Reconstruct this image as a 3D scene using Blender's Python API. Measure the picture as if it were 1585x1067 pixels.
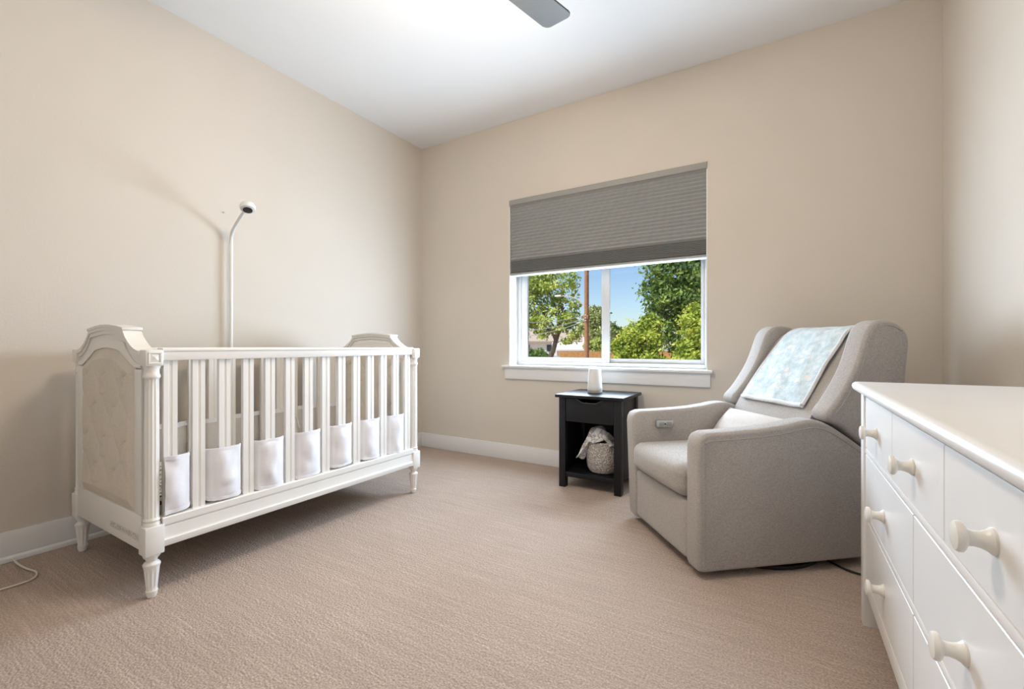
import bpy, bmesh, math, random
from mathutils import Vector, Matrix, noise

# ------------------------------------------------------------------ reset
for o in list(bpy.data.objects):
    bpy.data.objects.remove(o, do_unlink=True)
SC = bpy.context.scene
C = SC.collection
PI = math.pi

# ------------------------------------------------------------------ camera
CAM_H = 0.921
cd = bpy.data.cameras.new('camera')
cam = bpy.data.objects.new('camera', cd)
C.objects.link(cam)
cam.location = (0, 0, CAM_H)
cam.rotation_euler = (PI / 2, 0, math.atan(417.5 / 689.0))
cd.sensor_fit = 'HORIZONTAL'
cd.sensor_width = 36
cd.lens = 36 * 689.0 / 1585.0
cd.shift_y = 2.5 / 1585.0
cd.clip_start = 0.05
cd.clip_end = 600
SC.camera = cam

# ------------------------------------------------------------------ world, sun, window daylight, exposure
W = bpy.data.worlds.new('world')
SC.world = W
W.use_nodes = True
wn = W.node_tree.nodes
wl = W.node_tree.links
sky = wn.new('ShaderNodeTexSky')
sky.sky_type = 'NISHITA'
sky.sun_disc = False
sky.sun_elevation = math.radians(52)
sky.sun_rotation = math.radians(200)
sky.air_density = 1.0
sky.dust_density = 0.6
sky.ozone_density = 4.0
wl.new(sky.outputs[0], wn['Background'].inputs['Color'])
wn['Background'].inputs['Strength'].default_value = 0.145

sd = bpy.data.lights.new('sun', 'SUN')
sd.energy = 5.4
sd.angle = math.radians(0.6)
sd.color = (1.0, 0.95, 0.86)
sun = bpy.data.objects.new('sun', sd)
C.objects.link(sun)
sun.location = (-6, -14, 18)
sun.rotation_euler = Vector((6.5, 11.0, -16.0)).to_track_quat('-Z', 'Y').to_euler()

# daylight coming in through the uncovered lower half of the window
ad = bpy.data.lights.new('window_daylight', 'AREA')
ad.shape = 'RECTANGLE'
ad.size = 1.36
ad.size_y = 0.66
ad.energy = 69
ad.color = (0.66, 0.825, 1.0)
day = bpy.data.objects.new('window_daylight', ad)
C.objects.link(day)
day.location = (-1.15, 3.190, 1.13)
day.rotation_euler = (-PI / 2, 0, 0)

FILL_GLOW = 60.0  # emission strength of the fill globe added under the fan, out of view
VS = SC.view_settings
VS.view_transform = 'Standard'
VS.look = 'None'
VS.exposure = 0.0
VS.gamma = 1.0
VS.use_curve_mapping = False

# ------------------------------------------------------------------ materials
def new_mat(name):
    m = bpy.data.materials.new(name)
    m.use_nodes = True
    nt = m.node_tree
    b = nt.nodes['Principled BSDF']
    return m, nt, b

def N(nt, t, **kw):
    n = nt.nodes.new(t)
    for k, v in kw.items():
        setattr(n, k, v)
    return n

def coord(nt, scale=(1, 1, 1), kind='Object', rot=(0, 0, 0)):
    tc = N(nt, 'ShaderNodeTexCoord')
    mp = N(nt, 'ShaderNodeMapping')
    mp.inputs['Scale'].default_value = scale
    mp.inputs['Rotation'].default_value = rot
    nt.links.new(tc.outputs[kind], mp.inputs['Vector'])
    return mp.outputs[0]

def ramp(nt, src, stops):
    r = N(nt, 'ShaderNodeValToRGB')
    e = r.color_ramp.elements
    while len(e) < len(stops):
        e.new(0.5)
    for i, (p, c) in enumerate(stops):
        e[i].position = p
        e[i].color = (*c, 1)
    nt.links.new(src, r.inputs[0])
    return r.outputs[0]

def noise_tex(nt, vec, scale, detail=3, rough=0.55):
    n = N(nt, 'ShaderNodeTexNoise')
    n.inputs['Scale'].default_value = scale
    n.inputs['Detail'].default_value = detail
    n.inputs['Roughness'].default_value = rough
    nt.links.new(vec, n.inputs['Vector'])
    return n.outputs['Fac']

def bump(nt, b, h, strength=0.2, dist=0.01):
    n = N(nt, 'ShaderNodeBump')
    n.inputs['Strength'].default_value = strength
    n.inputs['Distance'].default_value = dist
    nt.links.new(h, n.inputs['Height'])
    nt.links.new(n.outputs[0], b.inputs['Normal'])

def shade(col, k):
    return tuple(max(0, min(1, c * k)) for c in col)

def paint(name, col, rough=0.5, var=0.05, nscale=4, bscale=0, bstr=0.05, bdist=0.003, metal=0.0, spec=0.5):
    m, nt, b = new_mat(name)
    v = coord(nt)
    nt.links.new(ramp(nt, noise_tex(nt, v, nscale), [(0.3, shade(col, 1 - var)), (0.7, shade(col, 1 + var))]), b.inputs['Base Color'])
    b.inputs['Roughness'].default_value = rough
    b.inputs['Metallic'].default_value = metal
    b.inputs['Specular IOR Level'].default_value = spec
    if bscale:
        bump(nt, b, noise_tex(nt, v, bscale, 2), bstr, bdist)
    return m

def math_node(nt, op, a, bval=None):
    n = N(nt, 'ShaderNodeMath', operation=op)
    for i, x in enumerate((a, bval)):
        if x is None:
            continue
        if isinstance(x, (int, float)):
            n.inputs[i].default_value = x
        else:
            nt.links.new(x, n.inputs[i])
    return n.outputs[0]

def weave(name, col, scale=900, var=0.10, bstr=0.25, rough=0.9, blotch=0.05, sheen=0.0):
    m, nt, b = new_mat(name)
    v = coord(nt)
    vx = coord(nt, (1, 1, 9))
    vy = coord(nt, (9, 9, 1))
    n1 = noise_tex(nt, vx, scale / 14, 2)
    n2 = noise_tex(nt, vy, scale / 14, 2)
    h = math_node(nt, 'MULTIPLY', math_node(nt, 'ADD', n1, n2), 0.5)
    big = noise_tex(nt, v, 5, 3)
    mix = N(nt, 'ShaderNodeMix', data_type='RGBA', blend_type='MULTIPLY')
    mix.inputs[0].default_value = 1.0
    nt.links.new(ramp(nt, h, [(0.36, shade(col, 1 - var * 1.6)), (0.64, shade(col, 1 + var))]), mix.inputs[6])
    nt.links.new(ramp(nt, big, [(0.3, (1 - blotch,) * 3), (0.7, (1, 1, 1))]), mix.inputs[7])
    nt.links.new(mix.outputs[2], b.inputs['Base Color'])
    b.inputs['Roughness'].default_value = rough
    b.inputs['Specular IOR Level'].default_value = 0.2
    if sheen:
        b.inputs['Sheen Weight'].default_value = sheen
    bump(nt, b, h, bstr, 0.002)
    return m

M = {}
M['wall'] = paint('wall_paint', (0.668, 0.610, 0.538), 0.75, 0.015, 2, 120, 0.10, 0.004, spec=0.3)
M['ceiling'] = paint('ceiling_paint', (0.82, 0.82, 0.82), 0.85, 0.01, 2, 90, 0.06, 0.003, spec=0.2)
M['trim'] = paint('trim_white', (0.80, 0.79, 0.78), 0.4, 0.01)
M['vinyl'] = paint('window_vinyl', (0.62, 0.62, 0.62), 0.35, 0.01)
M['crib'] = paint('crib_white_paint', (0.84, 0.825, 0.79), 0.42, 0.015, 6)
M['dresser'] = paint('dresser_white_paint', (0.83, 0.82, 0.805), 0.32, 0.012, 5)
M['knob'] = paint('knob_cream', (0.80, 0.77, 0.71), 0.3, 0.01)
M['uphol'] = weave('cream_upholstery', (0.74, 0.68, 0.59), 700, 0.04, 0.12)
M['bumper'] = weave('white_mesh_liner', (0.86, 0.86, 0.90), 1500, 0.03, 0.15, 0.8)
M['black'] = paint('black_lacquer', (0.007, 0.007, 0.010), 0.42, 0.2, 8, 60, 0.03, spec=0.35)
M['linen'] = weave('grey_linen', (0.47, 0.435, 0.405), 1500, 0.20, 0.4, 0.92, 0.07, 0.15)
M['seam'] = weave('grey_linen_piping', (0.42, 0.385, 0.36), 1500, 0.1, 0.3)
M['plastic_black'] = paint('black_plastic', (0.012, 0.012, 0.013), 0.4)
M['chrome'] = paint('satin_metal', (0.5, 0.5, 0.5), 0.35, 0.02, metal=0.9)
M['white_plastic'] = paint('white_plastic', (0.83, 0.83, 0.82), 0.35, 0.01)
M['cord'] = paint('cream_cord', (0.70, 0.66, 0.57), 0.5)
M['pillow'] = weave('pale_pillow', (0.66, 0.62, 0.59), 900, 0.05, 0.2)
M['blind'] = paint('grey_pleated_fabric', (0.37, 0.375, 0.365), 0.85, 0.03, 30, spec=0.2)
M['blind_rail'] = paint('grey_rail', (0.33, 0.32, 0.295), 0.5)
M['fan'] = paint('brushed_grey', (0.115, 0.115, 0.112), 0.5, 0.05, 10, metal=0.1)
M['bark'] = paint('bark', (0.16, 0.12, 0.09), 0.9, 0.35, 6, 20, 0.5, 0.02)
M['pole'] = paint('pole_wood', (0.33, 0.16, 0.085), 0.85, 0.2, 9)
M['wire'] = paint('wire', (0.75, 0.75, 0.75), 0.5)
M['roof'] = paint('shingle_roof', (0.46, 0.38, 0.32), 0.9, 0.12, 8)
M['stucco'] = paint('house_wall', (0.82, 0.78, 0.71), 0.9, 0.05)
M['house_glass'] = paint('dark_house_glass', (0.03, 0.035, 0.045), 0.15)
M['fence'] = paint('cedar_fence', (0.62, 0.33, 0.12), 0.85, 0.2, 5)
M['carpaint'] = paint('silver_car_paint', (0.62, 0.65, 0.70), 0.3)
M['ground'] = paint('dry_grass', (0.42, 0.30, 0.20), 0.95, 0.25, 0.6)
M['siding'] = paint('outside_siding', (0.5, 0.48, 0.45), 0.8)

def mat_carpet():
    m, nt, b = new_mat('loop_carpet')
    v = coord(nt)
    rows = noise_tex(nt, coord(nt, (2.2, 100, 1)), 1.0, 2, 0.5)          # rows along the room's width
    dash = noise_tex(nt, coord(nt, (4.5, 150, 1)), 1.0, 1, 0.5)
    loop = N(nt, 'ShaderNodeTexVoronoi')
    loop.inputs['Scale'].default_value = 1.0
    nt.links.new(coord(nt, (110, 150, 100)), loop.inputs['Vector'])
    fine = noise_tex(nt, v, 170, 2)
    big = noise_tex(nt, v, 1.7, 3)
    base = ramp(nt, fine, [(0.27, (0.320, 0.250, 0.202)), (0.73, (0.575, 0.472, 0.410))])
    rowc = ramp(nt, rows, [(0.38, (0.955, 0.955, 0.955)), (0.62, (1.05, 1.05, 1.05))])
    dashc = ramp(nt, dash, [(0.60, (1, 1, 1)), (0.70, (1.15, 1.16, 1.17))])
    bigc = ramp(nt, big, [(0.3, (0.95, 0.94, 0.93)), (0.7, (1.03, 1.03, 1.03))])
    cur = base
    for k in (rowc, dashc, bigc):
        mx = N(nt, 'ShaderNodeMix', data_type='RGBA', blend_type='MULTIPLY')
        mx.inputs[0].default_value = 1.0
        nt.links.new(cur, mx.inputs[6])
        nt.links.new(k, mx.inputs[7])
        cur = mx.outputs[2]
    nt.links.new(cur, b.inputs['Base Color'])
    b.inputs['Roughness'].default_value = 1.0
    b.inputs['Specular IOR Level'].default_value = 0.05
    h = math_node(nt, 'ADD', math_node(nt, 'MULTIPLY', loop.outputs['Distance'], -0.7), math_node(nt, 'MULTIPLY', rows, 0.35))
    bump(nt, b, h, 0.6, 0.006)
    return m
M['carpet'] = mat_carpet()

def mat_glass():
    m, nt, b = new_mat('window_glass')
    out = nt.nodes['Material Output']
    tr = N(nt, 'ShaderNodeBsdfTransparent')
    gl = N(nt, 'ShaderNodeBsdfGlossy')
    gl.inputs['Roughness'].default_value = 0.02
    mx = N(nt, 'ShaderNodeMixShader')
    fr = N(nt, 'ShaderNodeFresnel')
    fr.inputs['IOR'].default_value = 1.2
    nt.links.new(fr.outputs[0], mx.inputs[0])
    nt.links.new(tr.outputs[0], mx.inputs[1])
    nt.links.new(gl.outputs[0], mx.inputs[2])
    nt.links.new(mx.outputs[0], out.inputs[0])
    return m
M['glass'] = mat_glass()

def mat_sheer():
    m, nt, b = new_mat('sheer_mesh')
    out = nt.nodes['Material Output']
    tr = N(nt, 'ShaderNodeBsdfTransparent')
    mx = N(nt, 'ShaderNodeMixShader')
    b.inputs['Base Color'].default_value = (0.90, 0.87, 0.84, 1)
    b.inputs['Roughness'].default_value = 0.9
    f = ramp(nt, noise_tex(nt, coord(nt), 900, 1), [(0.4, (0.42, 0.42, 0.42)), (0.6, (0.58, 0.58, 0.58))])
    nt.links.new(f, mx.inputs[0])
    nt.links.new(tr.outputs[0], mx.inputs[1])
    nt.links.new(b.outputs[0], mx.inputs[2])
    nt.links.new(mx.outputs[0], out.inputs[0])
    return m
M['sheer'] = mat_sheer()

def mat_sheet():
    m, nt, b = new_mat('black_white_sheet')
    vo = N(nt, 'ShaderNodeTexVoronoi')
    vo.inputs['Scale'].default_value = 42
    nt.links.new(coord(nt), vo.inputs['Vector'])
    nt.links.new(ramp(nt, vo.outputs['Distance'], [(0.34, (0.03, 0.03, 0.03)), (0.42, (0.75, 0.74, 0.72))]), b.inputs['Base Color'])
    b.inputs['Roughness'].default_value = 0.9
    return m
M['sheet'] = mat_sheet()

def mat_blanket():
    m, nt, b = new_mat('plush_blue_print')
    v = coord(nt)
    base = ramp(nt, noise_tex(nt, v, 26, 4, 0.6), [(0.34, (0.43, 0.53, 0.56)), (0.5, (0.55, 0.64, 0.66)), (0.66, (0.72, 0.76, 0.77))])
    vo = N(nt, 'ShaderNodeTexVoronoi')
    vo.inputs['Scale'].default_value = 15
    nt.links.new(v, vo.inputs['Vector'])
    mask = ramp(nt, vo.outputs['Distance'], [(0.16, (1, 1, 1)), (0.26, (0, 0, 0))])
    mx = N(nt, 'ShaderNodeMix', data_type='RGBA')
    nt.links.new(mask, mx.inputs[0])
    nt.links.new(base, mx.inputs[6])
    mx.inputs[7].default_value = (0.74, 0.70, 0.66, 1)
    nt.links.new(mx.outputs[2], b.inputs['Base Color'])
    b.inputs['Roughness'].default_value = 1.0
    b.inputs['Sheen Weight'].default_value = 0.4
    bump(nt, b, noise_tex(nt, v, 160, 3), 0.6, 0.006)
    return m
M['blanket'] = mat_blanket()
M['blanket_edge'] = weave('white_plush', (0.76, 0.76, 0.76), 900, 0.1, 0.6, 1.0, 0.05, 0.4)

def mat_boucle():
    m, nt, b = new_mat('nubby_yarn')
    vo = N(nt, 'ShaderNodeTexVoronoi')
    vo.inputs['Scale'].default_value = 95
    nt.links.new(coord(nt), vo.inputs['Vector'])
    nt.links.new(ramp(nt, vo.outputs['Distance'], [(0.1, (0.74, 0.70, 0.66)), (0.6, (0.42, 0.38, 0.34))]), b.inputs['Base Color'])
    b.inputs['Roughness'].default_value = 1.0
    bump(nt, b, math_node(nt, 'MULTIPLY', vo.outputs['Distance'], -1.0), 1.0, 0.008)
    return m
M['boucle'] = mat_boucle()

def mat_muslin():
    m, nt, b = new_mat('grey_print_muslin')
    v = coord(nt)
    nt.links.new(ramp(nt, noise_tex(nt, v, 28, 3, 0.5), [(0.42, (0.72, 0.71, 0.69)), (0.5, (0.5, 0.49, 0.48)), (0.56, (0.24, 0.24, 0.25)), (0.62, (0.6, 0.59, 0.58))]), b.inputs['Base Color'])
    b.inputs['Roughness'].default_value = 0.95
    bump(nt, b, noise_tex(nt, v, 60, 3), 0.3, 0.004)
    return m
M['muslin'] = mat_muslin()

def mat_label():
    m, nt, b = new_mat('printed_label')
    n = noise_tex(nt, coord(nt, (260, 1, 230)), 1.0, 1)
    nt.links.new(ramp(nt, n, [(0.48, (0.80, 0.77, 0.72)), (0.52, (0.46, 0.44, 0.42))]), b.inputs['Base Color'])
    b.inputs['Roughness'].default_value = 0.6
    return m
M['label'] = mat_label()

def mat_emit(name, col, k):
    m, nt, b = new_mat(name)
    b.inputs['Base Color'].default_value = (0.9, 0.9, 0.9, 1)
    b.inputs['Emission Color'].default_value = (*col, 1)
    b.inputs['Emission Strength'].default_value = k
    return m
M['fill_globe'] = mat_emit('added_fill_glow', (1.0, 0.81, 0.61), FILL_GLOW)

def mat_leaf(name, dark, mid, light, nscale, trans=0.35):
    m, nt, b = new_mat(name)
    out = nt.nodes['Material Output']
    v = coord(nt)
    c = ramp(nt, noise_tex(nt, v, nscale, 4, 0.65), [(0.36, dark), (0.5, mid), (0.64, light)])
    nt.links.new(c, b.inputs['Base Color'])
    b.inputs['Roughness'].default_value = 0.55
    tl = N(nt, 'ShaderNodeBsdfTranslucent')
    nt.links.new(c, tl.inputs['Color'])
    mx = N(nt, 'ShaderNodeMixShader')
    mx.inputs[0].default_value = trans
    nt.links.new(b.outputs[0], mx.inputs[1])
    nt.links.new(tl.outputs[0], mx.inputs[2])
    nt.links.new(mx.outputs[0], out.inputs[0])
    return m
M['leaf_dark'] = mat_leaf('maple_leaf', (0.05, 0.11, 0.02), (0.13, 0.24, 0.04), (0.36, 0.48, 0.10), 1.8)
M['leaf_lime'] = mat_leaf('lime_leaf', (0.16, 0.26, 0.03), (0.44, 0.54, 0.07), (0.74, 0.78, 0.16), 2.6)
M['leaf_mid'] = mat_leaf('mid_leaf', (0.18, 0.30, 0.06), (0.44, 0.55, 0.11), (0.72, 0.78, 0.26), 1.5)
M['leaf_olive'] = mat_leaf('olive_leaf', (0.17, 0.23, 0.07), (0.40, 0.46, 0.17), (0.66, 0.68, 0.34), 0.9)

# ------------------------------------------------------------------ mesh helpers
def finish(bm, name, mat, parent=None, smooth=True, angle=35, mats=None):
    bmesh.ops.recalc_face_normals(bm, faces=bm.faces[:])
    me = bpy.data.meshes.new(name)
    bm.to_mesh(me)
    bm.free()
    return link(me, name, mat, parent, smooth, angle)

def link(me, name, mat, parent=None, smooth=True, angle=35):
    if mat is not None:
        me.materials.append(M[mat] if isinstance(mat, str) else mat)
    if smooth:
        me.polygons.foreach_set('use_smooth', [True] * len(me.polygons))
        try:
            me.set_sharp_from_angle(angle=math.radians(angle))
        except Exception:
            pass
    o = bpy.data.objects.new(name, me)
    C.objects.link(o)
    if parent is not None:
        o.parent = parent
    return o

def thing(name, label, cat, loc=(0, 0, 0), rz=0, group=None):
    o = bpy.data.objects.new(name, None)
    o.empty_display_size = 0.1
    C.objects.link(o)
    o.location = loc
    o.rotation_euler = (0, 0, rz)
    tag(o, label, cat, group)
    return o

def tag(o, label, cat, group=None):
    o['label'] = label
    o['category'] = cat
    if group:
        o['group'] = group
    return o

def struct(o):
    o['kind'] = 'structure'
    return o

def copy_obj(o, parent, loc=None):
    c = o.copy()
    C.objects.link(c)
    c.parent = parent
    if loc is not None:
        c.location = loc
    return c

def box(bm, x0, x1, y0, y1, z0, z1, r=0.0, seg=2):
    vs = [bm.verts.new((x, y, z)) for x in (x0, x1) for y in (y0, y1) for z in (z0, z1)]
    fs = [(0, 1, 3, 2), (4, 6, 7, 5), (0, 4, 5, 1), (2, 3, 7, 6), (0, 2, 6, 4), (1, 5, 7, 3)]
    faces = [bm.faces.new([vs[i] for i in f]) for f in fs]
    if r > 0:
        es = list({e for f in faces for e in f.edges})
        bmesh.ops.bevel(bm, geom=es, offset=r, segments=seg, profile=0.5, affect='EDGES', clamp_overlap=True)
    return bm

def BX(name, mat, parent, b, r=0.003, seg=2, smooth=True):
    bm = bmesh.new()
    box(bm, *b, r=r, seg=seg)
    return finish(bm, name, mat, parent, smooth)

def prism(bm, pts, c0, c1, axis='y', r=0.0, seg=3):
    """pts: 2D outline; axis 'y' -> (x,z) outline pushed along y, 'x' -> (y,z), 'z' -> (x,y)"""
    def mk(p, c):
        if axis == 'y':
            return (p[0], c, p[1])
        if axis == 'x':
            return (c, p[0], p[1])
        return (p[0], p[1], c)
    a = [bm.verts.new(mk(p, c0)) for p in pts]
    b = [bm.verts.new(mk(p, c1)) for p in pts]
    n = len(pts)
    fa = bm.faces.new(a)
    fb = bm.faces.new(b[::-1])
    for i in range(n):
        bm.faces.new((a[i], b[i], b[(i + 1) % n], a[(i + 1) % n]))
    if r > 0:
        es = list(set(fa.edges) | set(fb.edges))
        bmesh.ops.bevel(bm, geom=es, offset=r, segments=seg, profile=0.5, affect='EDGES', clamp_overlap=True)
    return bm

def rprism(bm, pts, c0, c1, r, seg=5):
    """closed (x,z) outline pushed along y, its two rims rolled over with radius r"""
    P = [Vector(p) for p in pts]
    n = len(P)
    area = sum(P[i].x * P[(i + 1) % n].y - P[(i + 1) % n].x * P[i].y for i in range(n))
    sg = 1 if area > 0 else -1
    nr = []
    for i in range(n):
        a = (P[i] - P[i - 1]).normalized()
        b = (P[(i + 1) % n] - P[i]).normalized()
        t = a + b
        t = t.normalized() if t.length > 1e-5 else b
        nr.append(Vector((-t.y, t.x)) * sg)
    rings = []
    def ring(ins, c):
        rings.append([bm.verts.new((P[i].x + nr[i].x * ins, c, P[i].y + nr[i].y * ins)) for i in range(n)])
    for k in range(seg + 1):
        a = PI / 2 * k / seg
        ring(r * (1 - math.sin(a)), c0 + r * (1 - math.cos(a)))
    for k in range(seg + 1):
        a = PI / 2 * (1 - k / seg)
        ring(r * (1 - math.sin(a)), c1 - r * (1 - math.cos(a)))
    for j in range(len(rings) - 1):
        for i in range(n):
            bm.faces.new((rings[j][i], rings[j + 1][i], rings[j + 1][(i + 1) % n], rings[j][(i + 1) % n]))
    bm.faces.new(rings[0])
    bm.faces.new(rings[-1][::-1])
    return bm

def lathe(bm, prof, cx=0, cy=0, n=24, flute=None, axis='z', cap=True):
    """prof: (r,z) list; flute=(count, depth, z0, z1)"""
    rings = []
    for r, z in prof:
        ring = []
        for k in range(n):
            a = 2 * PI * k / n
            rr = r
            if flute and flute[2] <= z <= flute[3]:
                rr = r * (1 - flute[1] * (0.5 + 0.5 * math.cos(a * flute[0])))
            if axis == 'z':
                co = (cx + rr * math.cos(a), cy + rr * math.sin(a), z)
            elif axis == 'x':
                co = (z, cx + rr * math.cos(a), cy + rr * math.sin(a))
            else:
                co = (cx + rr * math.cos(a), z, cy + rr * math.sin(a))
            ring.append(bm.verts.new(co))
        rings.append(ring)
    for i in range(len(rings) - 1):
        for k in range(n):
            bm.faces.new((rings[i][k], rings[i][(k + 1) % n], rings[i + 1][(k + 1) % n], rings[i + 1][k]))
    if cap:
        bm.faces.new(rings[0][::-1])
        bm.faces.new(rings[-1])
    return bm

def tube(bm, pts, r, n=10, cap=True, closed=False):
    pts = [Vector(p) for p in pts]
    rr = r if isinstance(r, (list, tuple)) else [r] * len(pts)
    rings = []
    up = Vector((0, 0, 1))
    m = len(pts)
    for i, p in enumerate(pts):
        if closed:
            t = pts[(i + 1) % m] - pts[i - 1]
        else:
            t = pts[min(i + 1, m - 1)] - pts[max(i - 1, 0)]
        t.normalize()
        a = t.cross(up)
        if a.length < 0.05:
            a = t.cross(Vector((0, 1, 0)))
        a.normalize()
        b = t.cross(a).normalized()
        if rings and (a.dot(prev) < 0):
            a, b = -a, -b
        prev = a
        rings.append([bm.verts.new(p + (a * math.cos(2 * PI * k / n) + b * math.sin(2 * PI * k / n)) * rr[i]) for k in range(n)])
    for i in range(m if closed else m - 1):
        r0, r1 = rings[i], rings[(i + 1) % m]
        for k in range(n):
            bm.faces.new((r0[k], r0[(k + 1) % n], r1[(k + 1) % n], r1[k]))
    if cap and not closed:
        bm.faces.new(rings[0][::-1])
        bm.faces.new(rings[-1])
    return bm

def smooth_path(pts, k=6):
    """Catmull-Rom through 2D or 3D points"""
    P = [Vector(p) for p in pts]
    out = []
    for i in range(len(P) - 1):
        p0 = P[max(i - 1, 0)]
        p1, p2 = P[i], P[i + 1]
        p3 = P[min(i + 2, len(P) - 1)]
        for j in range(k):
            t = j / k
            out.append(0.5 * ((2 * p1) + (p2 - p0) * t + (2 * p0 - 5 * p1 + 4 * p2 - p3) * t * t + (-p0 + 3 * p1 - 3 * p2 + p3) * t ** 3))
    out.append(P[-1])
    return out

def grid(bm, nu, nv, fn):
    vs = [[bm.verts.new(fn(i / nu, j / nv)) for j in range(nv + 1)] for i in range(nu + 1)]
    for i in range(nu):
        for j in range(nv):
            bm.faces.new((vs[i][j], vs[i + 1][j], vs[i + 1][j + 1], vs[i][j + 1]))
    return vs

def sheet(bm, nu, nv, fn, th):
    """a cloth of real thickness: fn(u,v)->Vector, front and back layers closed round the rim"""
    def nrm(u, v):
        e = 1e-3
        a = fn(min(u + e, 1), v) - fn(max(u - e, 0), v)
        b = fn(u, min(v + e, 1)) - fn(u, max(v - e, 0))
        c = a.cross(b)
        return c.normalized() if c.length > 0 else Vector((0, 0, 1))
    A = grid(bm, nu, nv, lambda u, v: fn(u, v) + nrm(u, v) * th / 2)
    B = grid(bm, nu, nv, lambda u, v: fn(u, v) - nrm(u, v) * th / 2)
    for i in range(nu):
        bm.faces.new((A[i][0], A[i + 1][0], B[i + 1][0], B[i][0]))
        bm.faces.new((A[i][nv], A[i + 1][nv], B[i + 1][nv], B[i][nv]))
    for j in range(nv):
        bm.faces.new((A[0][j], A[0][j + 1], B[0][j + 1], B[0][j]))
        bm.faces.new((A[nu][j], A[nu][j + 1], B[nu][j + 1], B[nu][j]))
    return bm

# ------------------------------------------------------------------ room shell
XL, XR, YB, YF, ZC = -2.85, 0.704, 3.088, -0.65, 2.743
TH = 0.16
WX0, WX1, WZ0, WZ1 = -1.896, -0.407, 0.766, 2.105      # window opening

def S(name, mat, boxes, r=0.0):
    bm = bmesh.new()
    for b in boxes:
        box(bm, *b, r=r)
    return struct(finish(bm, name, mat, None, smooth=r > 0))

S('floor', 'carpet', [(XL - TH, XR + TH, YF - TH, YB + TH, -0.12, 0.0)])
S('ceiling', 'ceiling', [(XL - TH, XR + TH, YF - TH, YB + TH + 0.04, ZC, ZC + 0.14)])
S('wall_left', 'wall', [(XL - TH, XL, YF - TH, YB + TH, 0, ZC)])
S('wall_right', 'wall', [(XR, XR + TH, YF - TH, YB + TH, 0, ZC)])
YO = YB + 0.20
S('wall_back', 'wall', [(XL, WX0, YB, YO, 0, ZC), (WX1, XR, YB, YO, 0, ZC), (WX0, WX1, YB, YO, 0, WZ0 - 0.02), (WX0, WX1, YB, YO, WZ1, ZC)])
DX0, DX1, DZ = -1.0, -0.16, 2.05
S('wall_front', 'wall', [(XL, DX0, YF - TH, YF, 0, ZC), (DX1, XR, YF - TH, YF, 0, ZC), (DX0, DX1, YF - TH, YF, DZ, ZC)])

def baseboard(name, pts):
    """pts: profile run as boxes with a softly eased top edge"""
    bm = bmesh.new()
    for b in pts:
        box(bm, *b, r=0.003)
    return struct(finish(bm, name, 'trim'))
BH, BT = 0.125, 0.016
baseboard('baseboard_back', [(XL + BT, XR - BT, YB - BT, YB, 0, BH)])
baseboard('baseboard_left', [(XL, XL + BT, YF, YB, 0, BH)])
baseboard('baseboard_right', [(XR - BT, XR, YF, YB, 0, BH)])
baseboard('baseboard_front', [(XL + BT, DX0 - 0.07, YF, YF + BT, 0, BH), (DX1 + 0.07, XR - BT, YF, YF + BT, 0, BH)])

door = BX('door_1', 'trim', None, (DX0, DX1, YF - 0.09, YF - 0.05, 0.008, DZ), 0.002)
struct(door)
for z0, z1 in ((0.25, 0.95), (1.1, 1.9)):
    BX('door_panel', 'trim', door, (DX0 + 0.13, DX1 - 0.13, YF - 0.05, YF - 0.042, z0, z1), 0.003)
bm = bmesh.new()
lathe(bm, [(0.026, YF - 0.05), (0.026, YF - 0.042), (0.010, YF - 0.04), (0.010, YF - 0.012), (0.025, YF - 0.008), (0.029, YF + 0.006), (0.022, YF + 0.018)], DX1 - 0.07, 1.0, 20, axis='y')
finish(bm, 'door_handle', 'chrome', door)
bm = bmesh.new()
for b in ((DX0 - 0.07, DX0, YF - 0.001, YF + 0.016, 0, DZ + 0.07), (DX1, DX1 + 0.07, YF - 0.001, YF + 0.016, 0, DZ + 0.07), (DX0, DX1, YF - 0.001, YF + 0.016, DZ, DZ + 0.07)):
    box(bm, *b, r=0.003)
struct(finish(bm, 'trim_1', 'trim'))

# ------------------------------------------------------------------ window
WYF = 3.208                                   # front of the vinyl frame, at the back of the recess
win = bpy.data.objects.new('window_1', None)
C.objects.link(win)
struct(win)
FW = 0.040
bm = bmesh.new()
for b in ((WX0, WX0 + FW, WYF, WYF + 0.07, WZ0, WZ1), (WX1 - FW * 0.8, WX1, WYF, WYF + 0.07, WZ0, WZ1),
          (WX0 + FW, WX1 - FW * 0.8, WYF, WYF + 0.07, WZ0, WZ0 + 0.03), (WX0 + FW, WX1 - FW * 0.8, WYF, WYF + 0.07, WZ1 - 0.04, WZ1)):
    box(bm, *b, r=0.003)
finish(bm, 'window_frame', 'vinyl', win)
MX0, MX1 = -1.166, -1.100
def sash(x0, x1, y0, y1, wl_, wr_, wb, zb):
    bm = bmesh.new()
    z1 = WZ1 - 0.04
    for b in ((x0, x0 + wl_, y0, y1, zb, z1), (x1 - wr_, x1, y0, y1, zb, z1), (x0 + wl_, x1 - wr_, y0, y1, zb, zb + wb), (x0 + wl_, x1 - wr_, y0, y1, z1 - 0.04, z1)):
        box(bm, *b, r=0.003)
    s = finish(bm, 'window_sash', 'vinyl', win)
    ym = (y0 + y1) / 2
    BX('window_pane', 'glass', s, (x0 + wl_ - 0.004, x1 - wr_ + 0.004, ym - 0.003, ym + 0.003, zb + wb - 0.004, z1 - 0.036), 0)
sash(WX0 + FW, MX1, WYF + 0.006, WYF + 0.032, 0.058, 0.060, 0.036, WZ0 + 0.03)
sash(MX0 + 0.008, WX1 - FW * 0.8, WYF + 0.036, WYF + 0.062, 0.045, 0.030, 0.032, WZ0 + 0.03)
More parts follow.
